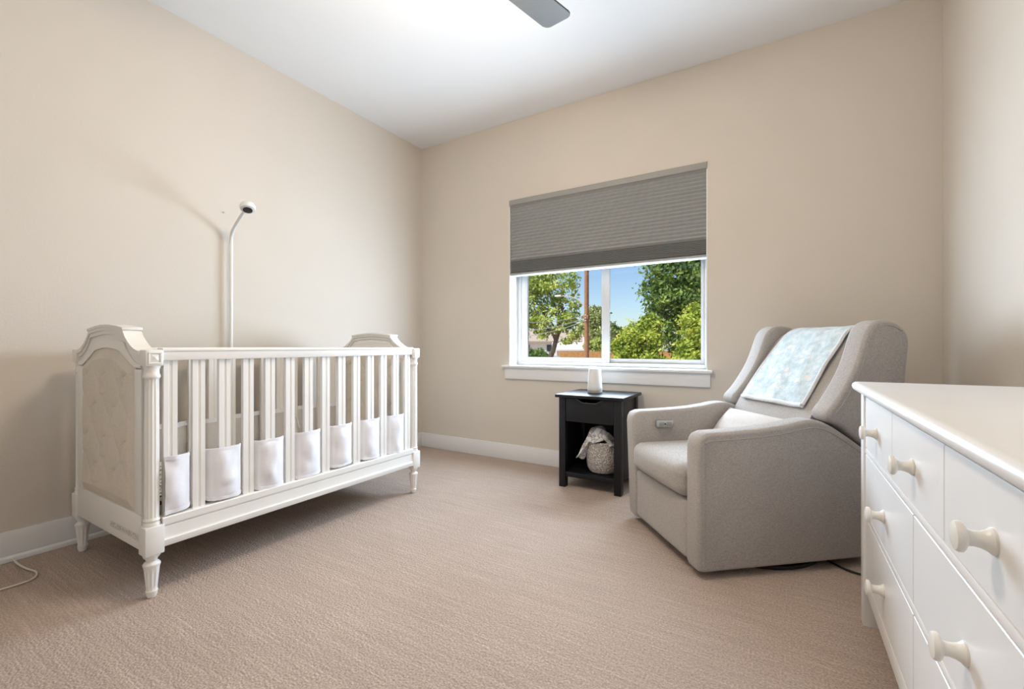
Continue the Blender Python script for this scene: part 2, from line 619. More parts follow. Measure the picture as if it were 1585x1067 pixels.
# white liner of the opening, stool and apron
bm = bmesh.new()
box(bm, WX0, WX0 + 0.006, YB - 0.002, WYF, WZ0, WZ1 - 0.006)
box(bm, WX1 - 0.006, WX1, YB - 0.002, WYF, WZ0, WZ1 - 0.006)
finish(bm, 'window_jamb', 'trim', win)
BX('window_sill', 'trim', win, (-1.952, -0.375, YB - 0.040, WYF, WZ0 - 0.018, WZ0), 0.004)
BX('window_apron', 'trim', win, (-1.930, -0.388, YB - 0.018, YB, 0.657, WZ0 - 0.018), 0.003)

# ------------------------------------------------------------------ cellular blind
bl = thing('pleated_blind', 'half lowered grey pleated blind hanging over the upper window', 'blind', ((WX0 + WX1) / 2, YB + 0.035, 1.49))
bx0, bx1 = WX0 + 0.012 - bl.location.x, WX1 - 0.002 - bl.location.x
bm = bmesh.new()
prism(bm, [(-0.045, 0.568), (-0.049, 0.573), (-0.049, 0.606), (-0.045, 0.611), (0.035, 0.611), (0.035, 0.568)], bx0 - 0.008, bx1, 'x', 0.002, 2)
finish(bm, 'head_rail', 'blind_rail', bl)
bm = bmesh.new()
prof_f, prof_b = [], []
z = 0.570
k = 0
step = 0.0255
while z > 0.125:
    prof_f.append((-0.036 if k % 2 == 0 else -0.022, z))
    prof_b.append((0.026 if k % 2 == 0 else 0.012, z))
    z -= step / 2
    k += 1
while z > 0.020:                             # the cells bunch up towards the bottom rail
    prof_f.append((-0.038 if k % 2 == 0 else -0.020, z))
    prof_b.append((0.026 if k % 2 == 0 else 0.010, z))
    z -= 0.0058
    k += 1
prof = prof_f + prof_b[::-1]
prism(bm, prof, bx0, bx1, 'x')
finish(bm, 'pleated_fabric', 'blind', bl, smooth=False)
bm = bmesh.new()
prism(bm, [(-0.036, 0.006), (-0.030, 0.0), (0.022, 0.0), (0.026, 0.006), (0.026, 0.020), (-0.036, 0.020)], bx0 - 0.004, bx1, 'x', 0.002, 2)
finish(bm, 'bottom_rail', 'blind', bl)

# ------------------------------------------------------------------ crib
CRX, CRY = -2.334, 1.391
crib = thing('baby_crib', 'ivory wooden baby crib with fluted posts and tufted end panels by the left wall', 'crib', (CRX, CRY, 0))
PX, PY = 0.356, 0.679
def post_parts(px, py):
    sx = 1 if px > 0 else -1
    sy = 1 if py > 0 else -1
    bm = bmesh.new()
    # fluted column with collars
    lathe(bm, [(0.026, 0.262), (0.0265, 0.272), (0.024, 0.277), (0.0262, 0.285), (0.023, 0.292)] +
          [(0.0232 - 0.0012 * t / 10, 0.294 + 0.505 * t / 10) for t in range(11)] +
          [(0.0225, 0.801), (0.0255, 0.806), (0.0265, 0.813), (0.0235, 0.820), (0.0225, 0.832), (0.026, 0.846), (0.027, 0.850)], px, py, 48, (12, 0.10, 0.2935, 0.800))
    p = finish(bm, 'corner_post', 'crib', crib)
    bm = bmesh.new()
    box(bm, px - 0.030, px + 0.030, py - 0.030, py + 0.030, 0.160, 0.264, 0.004)
    finish(bm, 'lower_block', 'crib', p)
    bm = bmesh.new()
    box(bm, px - 0.028, px + 0.028, py - 0.028, py + 0.028, 0.848, 0.908, 0.005)
    finish(bm, 'top_block', 'crib', p)
    bm = bmesh.new()                             # raised square frame and diamond boss on the long side
    xf = px + sx * 0.028
    for b in ((py - 0.021, py + 0.021, 0.894, 0.900), (py - 0.021, py + 0.021, 0.856, 0.862), (py - 0.021, py - 0.015, 0.862, 0.894), (py + 0.015, py + 0.021, 0.862, 0.894)):
        box(bm, min(xf, xf + sx * 0.0035), max(xf, xf + sx * 0.0035), b[0], b[1], b[2], b[3], 0.001)
    vs = [bm.verts.new((xf, py + a, 0.878 + b)) for a, b in ((-0.014, -0.015), (0.014, -0.015), (0.014, 0.015), (-0.014, 0.015))]
    ap = bm.verts.new((xf + sx * 0.005, py, 0.878))
    for i in range(4):
        bm.faces.new((vs[i], vs[(i + 1) % 4], ap))
    finish(bm, 'rosette', 'crib', p, angle=20)
    bm = bmesh.new()
    lathe(bm, [(0.027, 0.162), (0.026, 0.152), (0.018, 0.142), (0.0165, 0.134), (0.022, 0.130), (0.0265, 0.124), (0.0265, 0.117), (0.0245, 0.113)] +
          [(0.0245 - 0.0075 * t / 8, 0.112 - 0.084 * t / 8) for t in range(9)] +
          [(0.0185, 0.026), (0.0180, 0.020), (0.0165, 0.010), (0.013, 0.001), (0.010, 0.0)], px, py, 40, (10, 0.13, 0.032, 0.111))
    finish(bm, 'foot', 'crib', p)
for py in (-PY, PY):
    for px in (PX, -PX):
        post_parts(px, py)

def crest(x, inset=0.0):
    """height of the shaped top of an end panel"""
    a = abs(x)
    h0, h1 = 0.905, 0.988
    if a <= 0.178:
        z = h1 + 0.014 * math.cos(a / 0.178 * PI / 2)
    else:
        t = min(1.0, (a - 0.178) / 0.150)
        z = h1 - 0.006 - (h1 - 0.006 - h0) * math.sin(t * PI / 2) ** 0.85
    return z - inset
def crest_line(hw, inset, n=48):
    return [(-hw + 2 * hw * i / n, crest(-hw + 2 * hw * i / n, inset)) for i in range(n + 1)]
def arch(x):
    a = abs(x)
    if a < 0.135:
        return 0.893 + 0.012 * math.cos(a / 0.135 * PI / 2)
    t = min(1, (a - 0.135) / 0.135)
    return 0.893 - 0.062 * t ** 0.9
def end_panel(sy):
    yc = sy * PY
    bm = bmesh.new()
    hw = 0.332
    prism(bm, [(-hw, 0.168)] + [(hw, 0.168)] + crest_line(hw, 0.022)[::-1], yc - 0.014, yc + 0.014, 'y')
    e = finish(bm, 'end_panel', 'crib', crib, angle=25)
    # swept crest moulding, in three steps
    bm = bmesh.new()
    for ins0, ins1, d in ((0.0, 0.016, 0.030), (0.014, 0.032, 0.025), (0.030, 0.060, 0.019)):
        top = crest_line(0.328, ins0)
        bot = [(x, crest(x, ins1)) for x, _ in top][::-1]
        prism(bm, top + bot, yc - d, yc + d, 'y', 0.002, 2)
    finish(bm, 'crest_moulding', 'crib', e, angle=25)
    cap_pts = [(-0.186 + 0.372 * i / 24) for i in range(25)]
    bm = bmesh.new()
    top = [(x, crest(min(abs(x), 0.178)) + 0.006) for x in cap_pts]
    bot = [(x, crest(min(abs(x), 0.178)) - 0.004) for x in cap_pts][::-1]
    prism(bm, top + bot, yc - 0.033, yc + 0.033, 'y', 0.002, 2)
    finish(bm, 'crest_cap', 'crib', e, angle=25)
    for s in (-1, 1):
        # picture-frame moulding round the upholstery: stiles, lower rail, arched head
        bm = bmesh.new()
        yo = yc + s * 0.014
        y0, y1 = min(yo, yo + s * 0.010), max(yo, yo + s * 0.010)
        box(bm, -0.330, -0.272, y0, y1, 0.3003, 0.8345, 0.002)
        box(bm, 0.272, 0.330, y0, y1, 0.3003, 0.8345, 0.002)
        box(bm, -0.330, 0.330, y0, y1, 0.172, 0.300, 0.002)
        xs = [-0.326 + 0.652 * i / 48 for i in range(49)]
        prism(bm, [(x, max(arch(x) + 0.010, 0.835)) for x in xs] + [(x, crest(x, 0.052)) for x in xs][::-1], y0, y1, 'y', 0.002, 2)
        finish(bm, 'panel_frame', 'crib', e, angle=25)
        # diamond-tufted upholstery
        bm = bmesh.new()
        arcs = [(-0.225, 0.735), (-0.036, 0.735), (-0.132, 0.612), (0.070, 0.612), (-0.225, 0.485), (-0.036, 0.485), (-0.132, 0.367), (0.070, 0.367), (0.165, 0.735), (0.165, 0.485)]
        def tuft(u, v):
            x = -0.272 + 0.544 * u
            zt = max(arch(x) + 0.011, 0.836)
            z = 0.300 + (zt - 0.300) * v
            p = (x + 0.225) / 0.196
            q = (z - 0.735) / 0.246
            h = abs(math.sin(PI * (p + q)) * math.sin(PI * (p - q))) ** 0.6
            d = 0.017 + 0.0040 * h
            for ax, az in arcs:                  # each pleat is a quarter-round fold springing from its button
                dx, dz = x - (ax + 0.075), z - (az + 0.002)
                rr = math.hypot(dx, dz)
                an = math.atan2(dz, -dx)         # 0 at the button, rising to the right
                if -0.30 < an < 1.35 and rr < 0.15:
                    w = min(1, (an + 0.30) / 0.30, (1.35 - an) / 0.55)
                    g = rr - 0.075
                    if g >= 0:
                        d -= 0.0135 * w * math.exp(-g / 0.013)
                    else:
                        d += 0.0050 * w * math.exp(g / 0.030)
            edge = min(1, min(u, 1 - u, v, 1 - v) * 14)
            return Vector((x, yo + s * (0.003 + (d - 0.003) * edge), z))
        fine_ = (s == -1)
        grid(bm, 170 if fine_ else 60, 190 if fine_ else 66, tuft)
        finish(bm, 'tufted_upholstery', 'uphol', e, angle=60)
    if sy < 0:
        bm = bmesh.new()
        box(bm, 0.046, 0.250, yc - 0.0248, yc - 0.024, 0.205, 0.226)
        finish(bm, 'warning_label', 'label', e)
        bm = bmesh.new()
        box(bm, 0.258, 0.318, yc - 0.0248, yc - 0.024, 0.203, 0.226)
        finish(bm, 'warning_label', 'label', e)
    return e
end_panel(-1)
end_panel(1)

YR = PY - 0.026
def long_side(sx):
    xc = sx * PX
    bm = bmesh.new()
    prism(bm, [(xc - 0.019, 0.868), (xc + 0.019, 0.868), (xc + 0.021, 0.872), (xc + 0.021, 0.900), (xc + 0.025, 0.904), (xc + 0.025, 0.910), (xc + 0.020, 0.914), (xc - 0.020, 0.914), (xc - 0.025, 0.910), (xc - 0.025, 0.904), (xc - 0.021, 0.900), (xc - 0.021, 0.872)], -YR, YR, 'y')
    top = finish(bm, 'top_rail', 'crib', crib)
    bm = bmesh.new()
    out = [(0.016, 0.180), (0.026, 0.180), (0.028, 0.184), (0.028, 0.203), (0.024, 0.206), (0.022, 0.212), (0.022, 0.250), (0.018, 0.252), (0.018, 0.256), (0.024, 0.258), (0.024, 0.282), (0.020, 0.286), (0.0, 0.286)]
    prof = [(xc + sx * a, z) for a, z in out] + [(xc - sx * 0.020, 0.286), (xc - sx * 0.020, 0.180)]
    prism(bm, prof, -YR, YR, 'y')
    finish(bm, 'bottom_rail', 'crib', crib)
    return xc
xf = long_side(1)
xb = long_side(-1)
# one slat: a flat bar with a groove down its middle, shared by all
bm = bmesh.new()
prism(bm, [(-0.009, -0.022), (0.009, -0.022), (0.009, -0.006), (0.0065, -0.004), (0.0065, 0.004), (0.009, 0.006), (0.009, 0.022), (-0.009, 0.022), (-0.009, 0.006), (-0.0065, 0.004), (-0.0065, -0.004), (-0.009, -0.006)], 0.285, 0.869, 'z')
slat0 = finish(bm, 'slat', 'crib', crib)
SLY = [0.768 + i * (2.010 - 0.768) / 13 - CRY for i in range(14)]
first = True
for xc in (xf, xb):
    for y in SLY:
        if first:
            slat0.location = (xc, y, 0)
            first = False
        else:
            copy_obj(slat0, crib, (xc, y, 0))

# mattress
mat = thing('crib_mattress', 'black and white patterned mattress showing under the white crib liner', 'mattress', (CRX, CRY, 0.196))
bm = bmesh.new()
box(bm, -0.322, 0.322, -0.645, 0.645, 0.014, 0.150, 0.022, 4)
mt = finish(bm, 'mattress_body', 'sheet', mat)
bm = bmesh.new()
loop = [(-0.300, -0.628), (0.300, -0.628), (0.323, -0.600), (0.323, 0.600), (0.300, 0.6455), (-0.300, 0.6455), (-0.323, 0.60), (-0.323, -0.60)]
tube(bm, [(x, y, 0.130) for x, y in loop], 0.003, 6, closed=True)
finish(bm, 'piping', 'bumper', mat)
bm = bmesh.new()
for i in range(9):
    y = -0.62 + 1.24 * i / 8
    box(bm, -0.338, 0.338, y - 0.02, y + 0.02, 0.0, 0.012)
spt = finish(bm, 'mattress_support', 'crib', crib)
spt.location.z = 0.196

# woven liner: over every other slat, behind the ones between
def liner(name, label, xc, sx, zb, zt, m_in, y0, y1):
    root = thing(name, label, 'crib liner', (CRX + xc, CRY, zb))
    def path(y):
        k = (y - SLY[0]) / (SLY[1] - SLY[0])
        return math.cos(PI * k)                  # +1 at even slats (outside), -1 at odd ones
    def f(u, v):
        y = y0 + (y1 - y0) * u
        c = path(y)
        off = (0.0065 if c > 0 else 0.0065) * c + 0.0
        c2 = (c + 0.5) / 1.5
        x = sx * (math.copysign(abs(c2) ** 0.35, c2) * 0.0185)
        wr = noise.noise(Vector((y * 14, v * 4, 3.1))) * 0.009 + noise.noise(Vector((y * 30, v * 7, 7.7))) * 0.004
        bul = max(0, c) * 0.011 * math.sin(PI * min(1, max(0, v))) ** 0.7
        x += sx * (bul + wr * max(0, c2))
        h = zt - zb
        zbot = -0.0 + 0.006 * math.sin(y * 9.0) + 0.010 * max(0, -c)
        ztop = h + 0.004 * math.sin(y * 5)
        return Vector((x, y, zbot + (ztop - zbot) * v))
    bm = bmesh.new()
    sheet(bm, 260, 14, f, 0.003)
    body = finish(bm, 'liner_panel', m_in, root, angle=80)
    for v in (0.985, 0.02) if m_in != 'sheer' else (0.97, 0.02):
        bm = bmesh.new()
        hw = 0.012 if m_in == 'sheer' else 0.007
        def g(u, w):
            p = f(u, v)
            return p + Vector((0, 0, (w - 0.5) * 2 * hw))
        sheet(bm, 260, 2, g, 0.0062)
        finish(bm, 'liner_hem', 'bumper', root, angle=80)
    return root
fl = liner('crib_liner', 'white fabric liner woven through the front slats of the crib', xf, 1, 0.292, 0.505, 'bumper', -0.646, 0.640)
bk = liner('crib_liner', 'sheer mesh liner with white top hem along the back slats of the crib', xb, -1, 0.292, 0.522, 'sheer', -0.646, 0.640)
bm = bmesh.new()                                 # tie strings of the back liner
tube(bm, smooth_path([(0.016, 0.30, 0.245), (0.020, 0.31, 0.20), (0.018, 0.345, 0.16), (0.020, 0.36, 0.10)], 8), 0.003, 6)
tube(bm, smooth_path([(0.016, 0.30, 0.245), (0.022, 0.29, 0.19), (0.018, 0.30, 0.13)], 8), 0.003, 6)
finish(bm, 'tie_string', 'bumper', bk)

# ------------------------------------------------------------------ wall camera on its bent tube
wc = thing('nursery_camera', 'white nursery camera on a bent wall tube above the crib', 'camera', (XL, 1.405, 0.0))
bm = bmesh.new()
pts = [(0.036, 0.0, 0.022), (0.036, 0.0, 0.8), (0.036, 0.0, 1.50), (0.036, 0.0, 1.545)]
arc = [(0.040, -0.001, 1.570), (0.054, -0.003, 1.594), (0.078, -0.008, 1.612)]
pts = pts + arc + [(0.150, -0.020, 1.645), (0.262, -0.036, 1.690)]
tube(bm, smooth_path(pts, 5), 0.0095, 14)
finish(bm, 'support_tube', 'white_plastic', wc)
bm = bmesh.new()
box(bm, 0.002, 0.030, -0.011, 0.011, 0.140, 0.84, 0.003)
finish(bm, 'cable_cover', 'white_plastic', wc)
bm = bmesh.new()
lathe(bm, [(0.003, -0.021), (0.026, -0.021), (0.036, -0.018), (0.0395, -0.008), (0.039, 0.004), (0.034, 0.014), (0.022, 0.020), (0.003, 0.0215)], 0, 0, 32)
head = finish(bm, 'camera_head', 'white_plastic', wc)
head.location = (0.296, -0.042, 1.700)
head.rotation_euler = (math.radians(-12), math.radians(-22), 0)
bm = bmesh.new()
lathe(bm, [(0.024, -0.0225), (0.0238, -0.0255), (0.012, -0.0275), (0.003, -0.028)], 0, 0, 28)
finish(bm, 'lens_cover', 'plastic_black', head)

nl = thing('wall_nail', 'tiny nail left in the wall beside the nursery camera', 'nail', (XL, 1.377, 1.718))
bm = bmesh.new()
lathe(bm, [(0.0015, -0.004), (0.0015, 0.008), (0.004, 0.0085), (0.004, 0.010)], 0, 0, 10, axis='x')
finish(bm, 'nail_pin', 'chrome', nl)

# ------------------------------------------------------------------ raceway and loose cord on the left
rc = thing('cable_raceway', 'white round cable duct running along the foot of the left baseboard', 'cable duct', (XL + BT, 0.4, 0.0))
bm = bmesh.new()
prism(bm, [(0.0, 0.001), (0.024, 0.001)] + [(0.013 + 0.011 * math.cos(a), 0.014 + 0.011 * math.sin(a)) for a in [i * PI / 10 for i in range(0, 11)]] + [(0.0, 0.018)], -1.02, 0.99, 'y')
finish(bm, 'duct_cover', 'white_plastic', rc)
bm = bmesh.new()
prism(bm, [(-0.0002, 0.0006), (0.0248, 0.0006)] + [(0.013 + 0.0122 * math.cos(a), 0.014 + 0.0122 * math.sin(a)) for a in [i * PI / 10 for i in range(0, 11)]] + [(-0.0002, 0.0185)], 0.985, 0.998, 'y')
finish(bm, 'end_cap', 'white_plastic', rc)
co = thing('loose_cord', 'thin cream cord looped on the carpet by the left baseboard', 'cord', (-2.56, 0.49, 0.0))
bm = bmesh.new()
pts = [(-0.200, 0.021, 0.031), (-0.165, 0.030, 0.012), (-0.10, 0.040, 0.006), (-0.035, 0.052, 0.006), (0.0, 0.050, 0.006), (0.030, 0.040, 0.006), (0.048, 0.020, 0.006), (0.052, -0.015, 0.006), (0.050, -0.055, 0.006), (0.040, -0.10, 0.006), (0.02, -0.17, 0.006)]
tube(bm, smooth_path(pts, 6), 0.0035, 8)
finish(bm, 'cord_sheath', 'cord', co)
bm = bmesh.new()
box(bm, 0.008, 0.028, -0.205, -0.168, 0.001, 0.016, 0.003)
finish(bm, 'plug', 'white_plastic', co)

# ------------------------------------------------------------------ nightstand
NX, NY = -1.046, 2.855
ns = thing('nightstand', 'black wooden nightstand with one drawer and an open cubby under the window', 'nightstand', (NX, NY, 0))
NW, ND = 0.208, 0.190
for sx in (-1, 1):
    for sy in (-1, 1):
        BX('leg', 'black', ns, (sx * NW - (0.045 if sx > 0 else 0), sx * NW + (0.045 if sx < 0 else 0), sy * ND - (0.045 if sy > 0 else 0), sy * ND + (0.045 if sy < 0 else 0), 0, 0.586), 0.002)
BX('table_top', 'black', ns, (-NW - 0.020, NW + 0.020, -ND - 0.020, ND + 0.012, 0.586, 0.606), 0.003)
for sx in (-1, 1):
    BX('side_panel', 'black', ns, (min(sx * (NW - 0.008), sx * (NW - 0.022)), max(sx * (NW - 0.008), sx * (NW - 0.022)), -ND + 0.045, ND - 0.045, 0.075, 0.586), 0.001)
BX('back_panel', 'black', ns, (-NW + 0.045, NW - 0.045, ND - 0.016, ND - 0.006, 0.075, 0.586), 0.001)
BX('shelf', 'black', ns, (-NW + 0.022, NW - 0.022, -ND + 0.046, ND - 0.046, 0.086, 0.102), 0.001)
BX('shelf_rail', 'black', ns, (-NW + 0.045, NW - 0.045, -ND + 0.006, -ND + 0.046, 0.070, 0.102), 0.002)
BX('divider', 'black', ns, (-NW + 0.022, NW - 0.022, -ND + 0.046, ND - 0.046, 0.424, 0.436), 0.001)
# drawer front with a scooped finger pull in its top edge
bm = bmesh.new()
hw = NW - 0.047
scoop = []
for i in range(17):
    t = i / 16
    x = 0.088 - 0.176 * t
    k = math.sin(PI * t)
    scoop.append((x, 0.582 - 0.024 * min(1, k * 1.35) ** 1.0))
prism(bm, [(-hw, 0.432), (hw, 0.432), (hw, 0.582)] + scoop + [(-hw, 0.582)], -ND + 0.004, -ND + 0.022, 'y', 0.0015, 2)
dr = finish(bm, 'drawer', 'black', ns, angle=25)
bm = bmesh.new()
tube(bm, smooth_path([(x, -ND + 0.003, z - 0.001) for x, z in scoop], 2), 0.0022, 6)
finish(bm, 'pull_lip', 'fan', dr)

# sound machine
sm = thing('sound_machine', 'small white tapered sound machine standing on the black nightstand', 'sound machine', (-1.070, 2.835, 0.606))
bm = bmesh.new()
lathe(bm, [(0.047, 0.022), (0.0495, 0.026), (0.0485, 0.045), (0.0455, 0.090), (0.0415, 0.140), (0.0400, 0.160), (0.0375, 0.166), (0.030, 0.168), (0.010, 0.167)], 0, 0, 40)
finish(bm, 'body', 'white_plastic', sm)
bm = bmesh.new()
lathe(bm, [(0.043, 0.0), (0.048, 0.003), (0.0495, 0.010), (0.0490, 0.020), (0.0475, 0.0225)], 0, 0, 40)
finish(bm, 'speaker_base', 'blind_rail', sm)

# boucle basket in the cubby, with a cloth
bk_x, bk_y = -1.000, 2.800
ba = thing('storage_basket', 'nubby cream yarn basket inside the nightstand cubby', 'basket', (bk_x, bk_y, 0.102))
bm = bmesh.new()
lathe(bm, [(0.060, 0.0), (0.085, 0.006), (0.100, 0.030), (0.108, 0.080), (0.110, 0.130), (0.107, 0.175), (0.103, 0.196), (0.097, 0.198), (0.095, 0.190), (0.099, 0.130), (0.090, 0.025), (0.05, 0.015)], 0, 0, 56)
finish(bm, 'basket_wall', 'boucle', ba)
bm = bmesh.new()
tube(bm, [(0.101 * math.cos(a), 0.101 * math.sin(a), 0.196) for a in [2 * PI * i / 40 for i in range(40)]], 0.008, 8, closed=True)
finish(bm, 'rim', 'boucle', ba)
cl = thing('muslin_cloth', 'grey printed muslin cloth spilling over the rim of the cream basket', 'cloth', (bk_x, bk_y, 0.298))
bm = bmesh.new()
def cloth(u, v):
    # from inside the basket, up in a soft heap, over the left rim and down
    t = u
    x = 0.075 - 0.205 * t + 0.020 * math.sin(v * 5)
    y = -0.092 + 0.165 * v - 0.030 * t
    ridge = math.sin(PI * min(1, t * 1.05)) ** 0.8
    win_ = max(0.0, math.sin(PI * (0.04 + 0.92 * v))) ** 0.6
    z = -0.012 + 0.108 * ridge * win_ - 0.085 * max(0, t - 0.70) / 0.30
    z += 0.016 * noise.noise(Vector((t * 5, v * 6, 1.3))) + 0.010 * math.sin(v * 16 + t * 7)
    x += 0.010 * math.sin(v * 13 + t * 3)
    y += 0.012 * math.sin(t * 11 + v * 4)
    return Vector((x, y, z))
sheet(bm, 46, 40, cloth, 0.004)
finish(bm, 'cloth_folds', 'muslin', cl, angle=80)
bm = bmesh.new()
tube(bm, [cloth(1.0, i / 30) + Vector((-0.001, 0, -0.001)) for i in range(31)], 0.0035, 6)
finish(bm, 'hem', 'muslin', cl)

# ------------------------------------------------------------------ recliner
CHN = (-0.28, 1.87)
CA = math.atan2(0.640, 0.768)
S0, F0 = 0.45, 0.33
chx = CHN[0] + S0 * math.cos(CA) - F0 * math.sin(CA)
chy = CHN[1] + S0 * math.sin(CA) + F0 * math.cos(CA)
ch = thing('wingback_recliner', 'grey linen wingback recliner with sloping arms beside the window', 'armchair', (chx, chy, 0), CA)
def sz(pts):
    return [(s - S0, z) for s, z in pts]
ARM = smooth_path([(0.045, 0.576), (0.16, 0.581), (0.30, 0.590), (0.40, 0.603), (0.47, 0.616), (0.53, 0.616), (0.59, 0.594), (0.66, 0.553), (0.73, 0.507), (0.80, 0.462)], 4)
arm_outline = [(0.0, 0.050), (0.0, 0.300), (0.0, 0.520), (0.005, 0.545), (0.018, 0.565)] + [(p[0], p[1]) for p in ARM] + [(0.835, 0.43), (0.845, 0.38), (0.845, 0.16), (0.830, 0.09), (0.80, 0.055), (0.75, 0.036), (0.03, 0.026), (0.008, 0.032)]
def arm(f0, f1, flare):
    bm = bmesh.new()
    rprism(bm, sz(arm_outline), f0 - F0, f1 - F0, 0.016, 5)
    if flare:
        for v in bm.verts:
            v.co.y += flare * max(0, v.co.z / 0.58) * max(0.0, 1 - (v.co.x + S0) / 0.75)
    a = finish(bm, 'arm', 'linen', ch, angle=50)
    side = -1 if f1 < F0 else 1
    bm = bmesh.new()                             # seam line set in from the edge on the outer face
    inner = [(0.030, 0.045), (0.030, 0.30), (0.030, 0.520), (0.036, 0.537), (0.052, 0.545)] + [(p[0] + 0.004, p[1] - 0.032) for p in ARM[4:-3]]
    fo = (f0 if side < 0 else f1) - F0 + side * 0.0004
    pts = []
    for s, z in smooth_path(inner, 3):
        fl_ = flare * max(0, z / 0.58) * max(0.0, 1 - s / 0.75)
        pts.append((s - S0, fo + fl_, z))
    tube(bm, pts, 0.0018, 6)
    finish(bm, 'seam', 'seam', a)
    return a
arm_r = arm(0.0, 0.092, 0)
arm_l = arm(0.566, 0.658, 0.050)
# power switch on the inner face of the far arm
def plate(bm, s0, s1, z0, z1, f0, f1, r):
    box(bm, s0 - S0, s1 - S0, f0 - F0, f1 - F0, z0, z1, r)
bm = bmesh.new()
plate(bm, 0.120, 0.215, 0.492, 0.530, 0.585, 0.600, 0.003)
sw = finish(bm, 'switch_plate', 'chrome', arm_l)
bm = bmesh.new()
for s0 in (0.135, 0.175):
    plate(bm, s0, s0 + 0.027, 0.502, 0.520, 0.580, 0.587, 0.003)
finish(bm, 'switch_button', 'blind_rail', sw)
bm = bmesh.new()
plate(bm, 0.164, 0.171, 0.507, 0.514, 0.5825, 0.586, 0.001)
finish(bm, 'usb_port', 'plastic_black', sw)

def pad(name, mat, parent, b, r, crown=(0, 0, 0), n=18):
    """cushion: rounded box, crowned by a smooth bulge"""
    x0, x1, y0, y1, z0, z1 = b
    bm = bmesh.new()
    box(bm, x0, x1, y0, y1, z0, z1)
    bmesh.ops.subdivide_edges(bm, edges=bm.edges[:], cuts=n, use_grid_fill=True)
    cx, cy, cz = (x0 + x1) / 2, (y0 + y1) / 2, (z0 + z1) / 2
    hx, hy, hz = (x1 - x0) / 2, (y1 - y0) / 2, (z1 - z0) / 2
    for v in bm.verts:
        p = Vector((v.co.x - cx, v.co.y - cy, v.co.z - cz))
        c = Vector((max(-hx + r, min(hx - r, p.x)), max(-hy + r, min(hy - r, p.y)), max(-hz + r, min(hz - r, p.z))))
        d = p - c
        if d.length > 1e-6:
            p = c + d.normalized() * r
        a, bb, cc = p.x / hx, p.y / hy, p.z / hz
        p.x += crown[0] * (1 - bb * bb) * (1 - cc * cc) * a
        p.y += crown[1] * (1 - a * a) * (1 - cc * cc) * bb
        p.z += crown[2] * (1 - a * a) * (1 - bb * bb) * cc
        v.co = Vector((cx + p.x, cy + p.y, cz + p.z))
    return finish(bm, name, mat, parent, angle=70)
seat = pad('seat_cushion', 'linen', ch, (-0.020 - S0, 0.560 - S0, 0.094 - F0, 0.582 - F0, 0.288, 0.428), 0.045, (0.020, 0, 0.014))
foot = pad('footrest_panel', 'linen', ch, (0.004 - S0, 0.10 - S0, 0.093 - F0, 0.582 - F0, 0.040, 0.282), 0.016, (0.004, 0, 0))
bm = bmesh.new()
plate(bm, 0.06, 0.80, 0.060, 0.300, 0.085, 0.575, 0.01)
finish(bm, 'base_frame', 'plastic_black', ch)

# reclining back: cushion, wings and shell
BK0, BK1 = (0.500, 0.420), (0.752, 1.000)
def back_pad(u, v, front):
    f = 0.088 + 0.484 * u
    s = BK0[0] + (BK1[0] - BK0[0]) * v
    z = BK0[1] + (BK1[1] - BK0[1]) * v
    return f, s, z
bm = bmesh.new()
prof = smooth_path([(0.520, 0.400), (0.498, 0.430), (0.522, 0.510), (0.588, 0.640), (0.686, 0.780), (0.780, 0.905), (0.825, 0.962), (0.858, 0.984), (0.895, 0.989), (0.925, 0.982)], 4)
prism(bm, sz([(p[0], p[1]) for p in prof] + [(0.945, 0.965), (0.90, 0.44), (0.80, 0.40)]), 0.085 - F0, 0.575 - F0, 'y', 0.012, 2)
back = finish(bm, 'backrest', 'linen', ch, angle=50)
WING = smooth_path([(0.572, 0.640), (0.581, 0.658), (0.604, 0.682), (0.636, 0.722), (0.686, 0.800), (0.720, 0.872), (0.745, 0.942), (0.764, 0.988), (0.792, 1.018), (0.835, 1.032), (0.882, 1.028), (0.922, 1.011), (0.952, 0.985), (0.967, 0.950), (0.968, 0.915)], 3)
wing_outline = [(p[0], p[1]) for p in WING] + [(0.960, 0.85), (0.948, 0.74), (0.935, 0.62), (0.918, 0.50), (0.900, 0.460), (0.870, 0.445), (0.830, 0.455), (0.790, 0.480), (0.730, 0.518), (0.680, 0.555), (0.645, 0.583), (0.618, 0.597), (0.598, 0.602), (0.583, 0.611), (0.574, 0.624)]
def wing(f0, f1, tilt):
    bm = bmesh.new()
    rprism(bm, sz(wing_outline), f0 - F0, f1 - F0, 0.016, 5)
    for v in bm.verts:                           # wings open slightly towards the sitter
        k = max(0.0, 1 - (v.co.x + S0 - 0.5) / 0.45)
        v.co.y += tilt * k
    return finish(bm, 'wing', 'linen', ch, angle=50)
w_r = wing(-0.002, 0.092, -0.004)
w_l = wing(0.568, 0.662, 0.045)
for wobj, fo, side in ((w_r, -0.0025, -1), (w_l, 0.6625, 1)):
    bm = bmesh.new()
    inner = [(p[0] + 0.030 * max(0.25, 1 - i / len(WING)), p[1] - 0.010 - 0.022 * i / len(WING)) for i, p in enumerate(WING)][3:-9]
    pts = []
    for s, z in smooth_path([(a, b) for a, b in inner], 2):
        k = max(0.0, 1 - (s - 0.5) / 0.45)
        pts.append((s - S0, fo - F0 + (0.045 if side > 0 else -0.004) * k, z))
    tube(bm, pts, 0.0018, 6)
    finish(bm, 'seam', 'seam', wobj)
bm = bmesh.new()
prism(bm, sz([(0.88, 0.95), (0.945, 0.968), (0.964, 0.945), (0.950, 0.78), (0.930, 0.62), (0.905, 0.46), (0.86, 0.40), (0.845, 0.10), (0.80, 0.06), (0.76, 0.06), (0.78, 0.40)]), 0.080 - F0, 0.578 - F0, 'y', 0.008, 2)
finish(bm, 'back_shell', 'linen', ch, angle=50)
bm = bmesh.new()
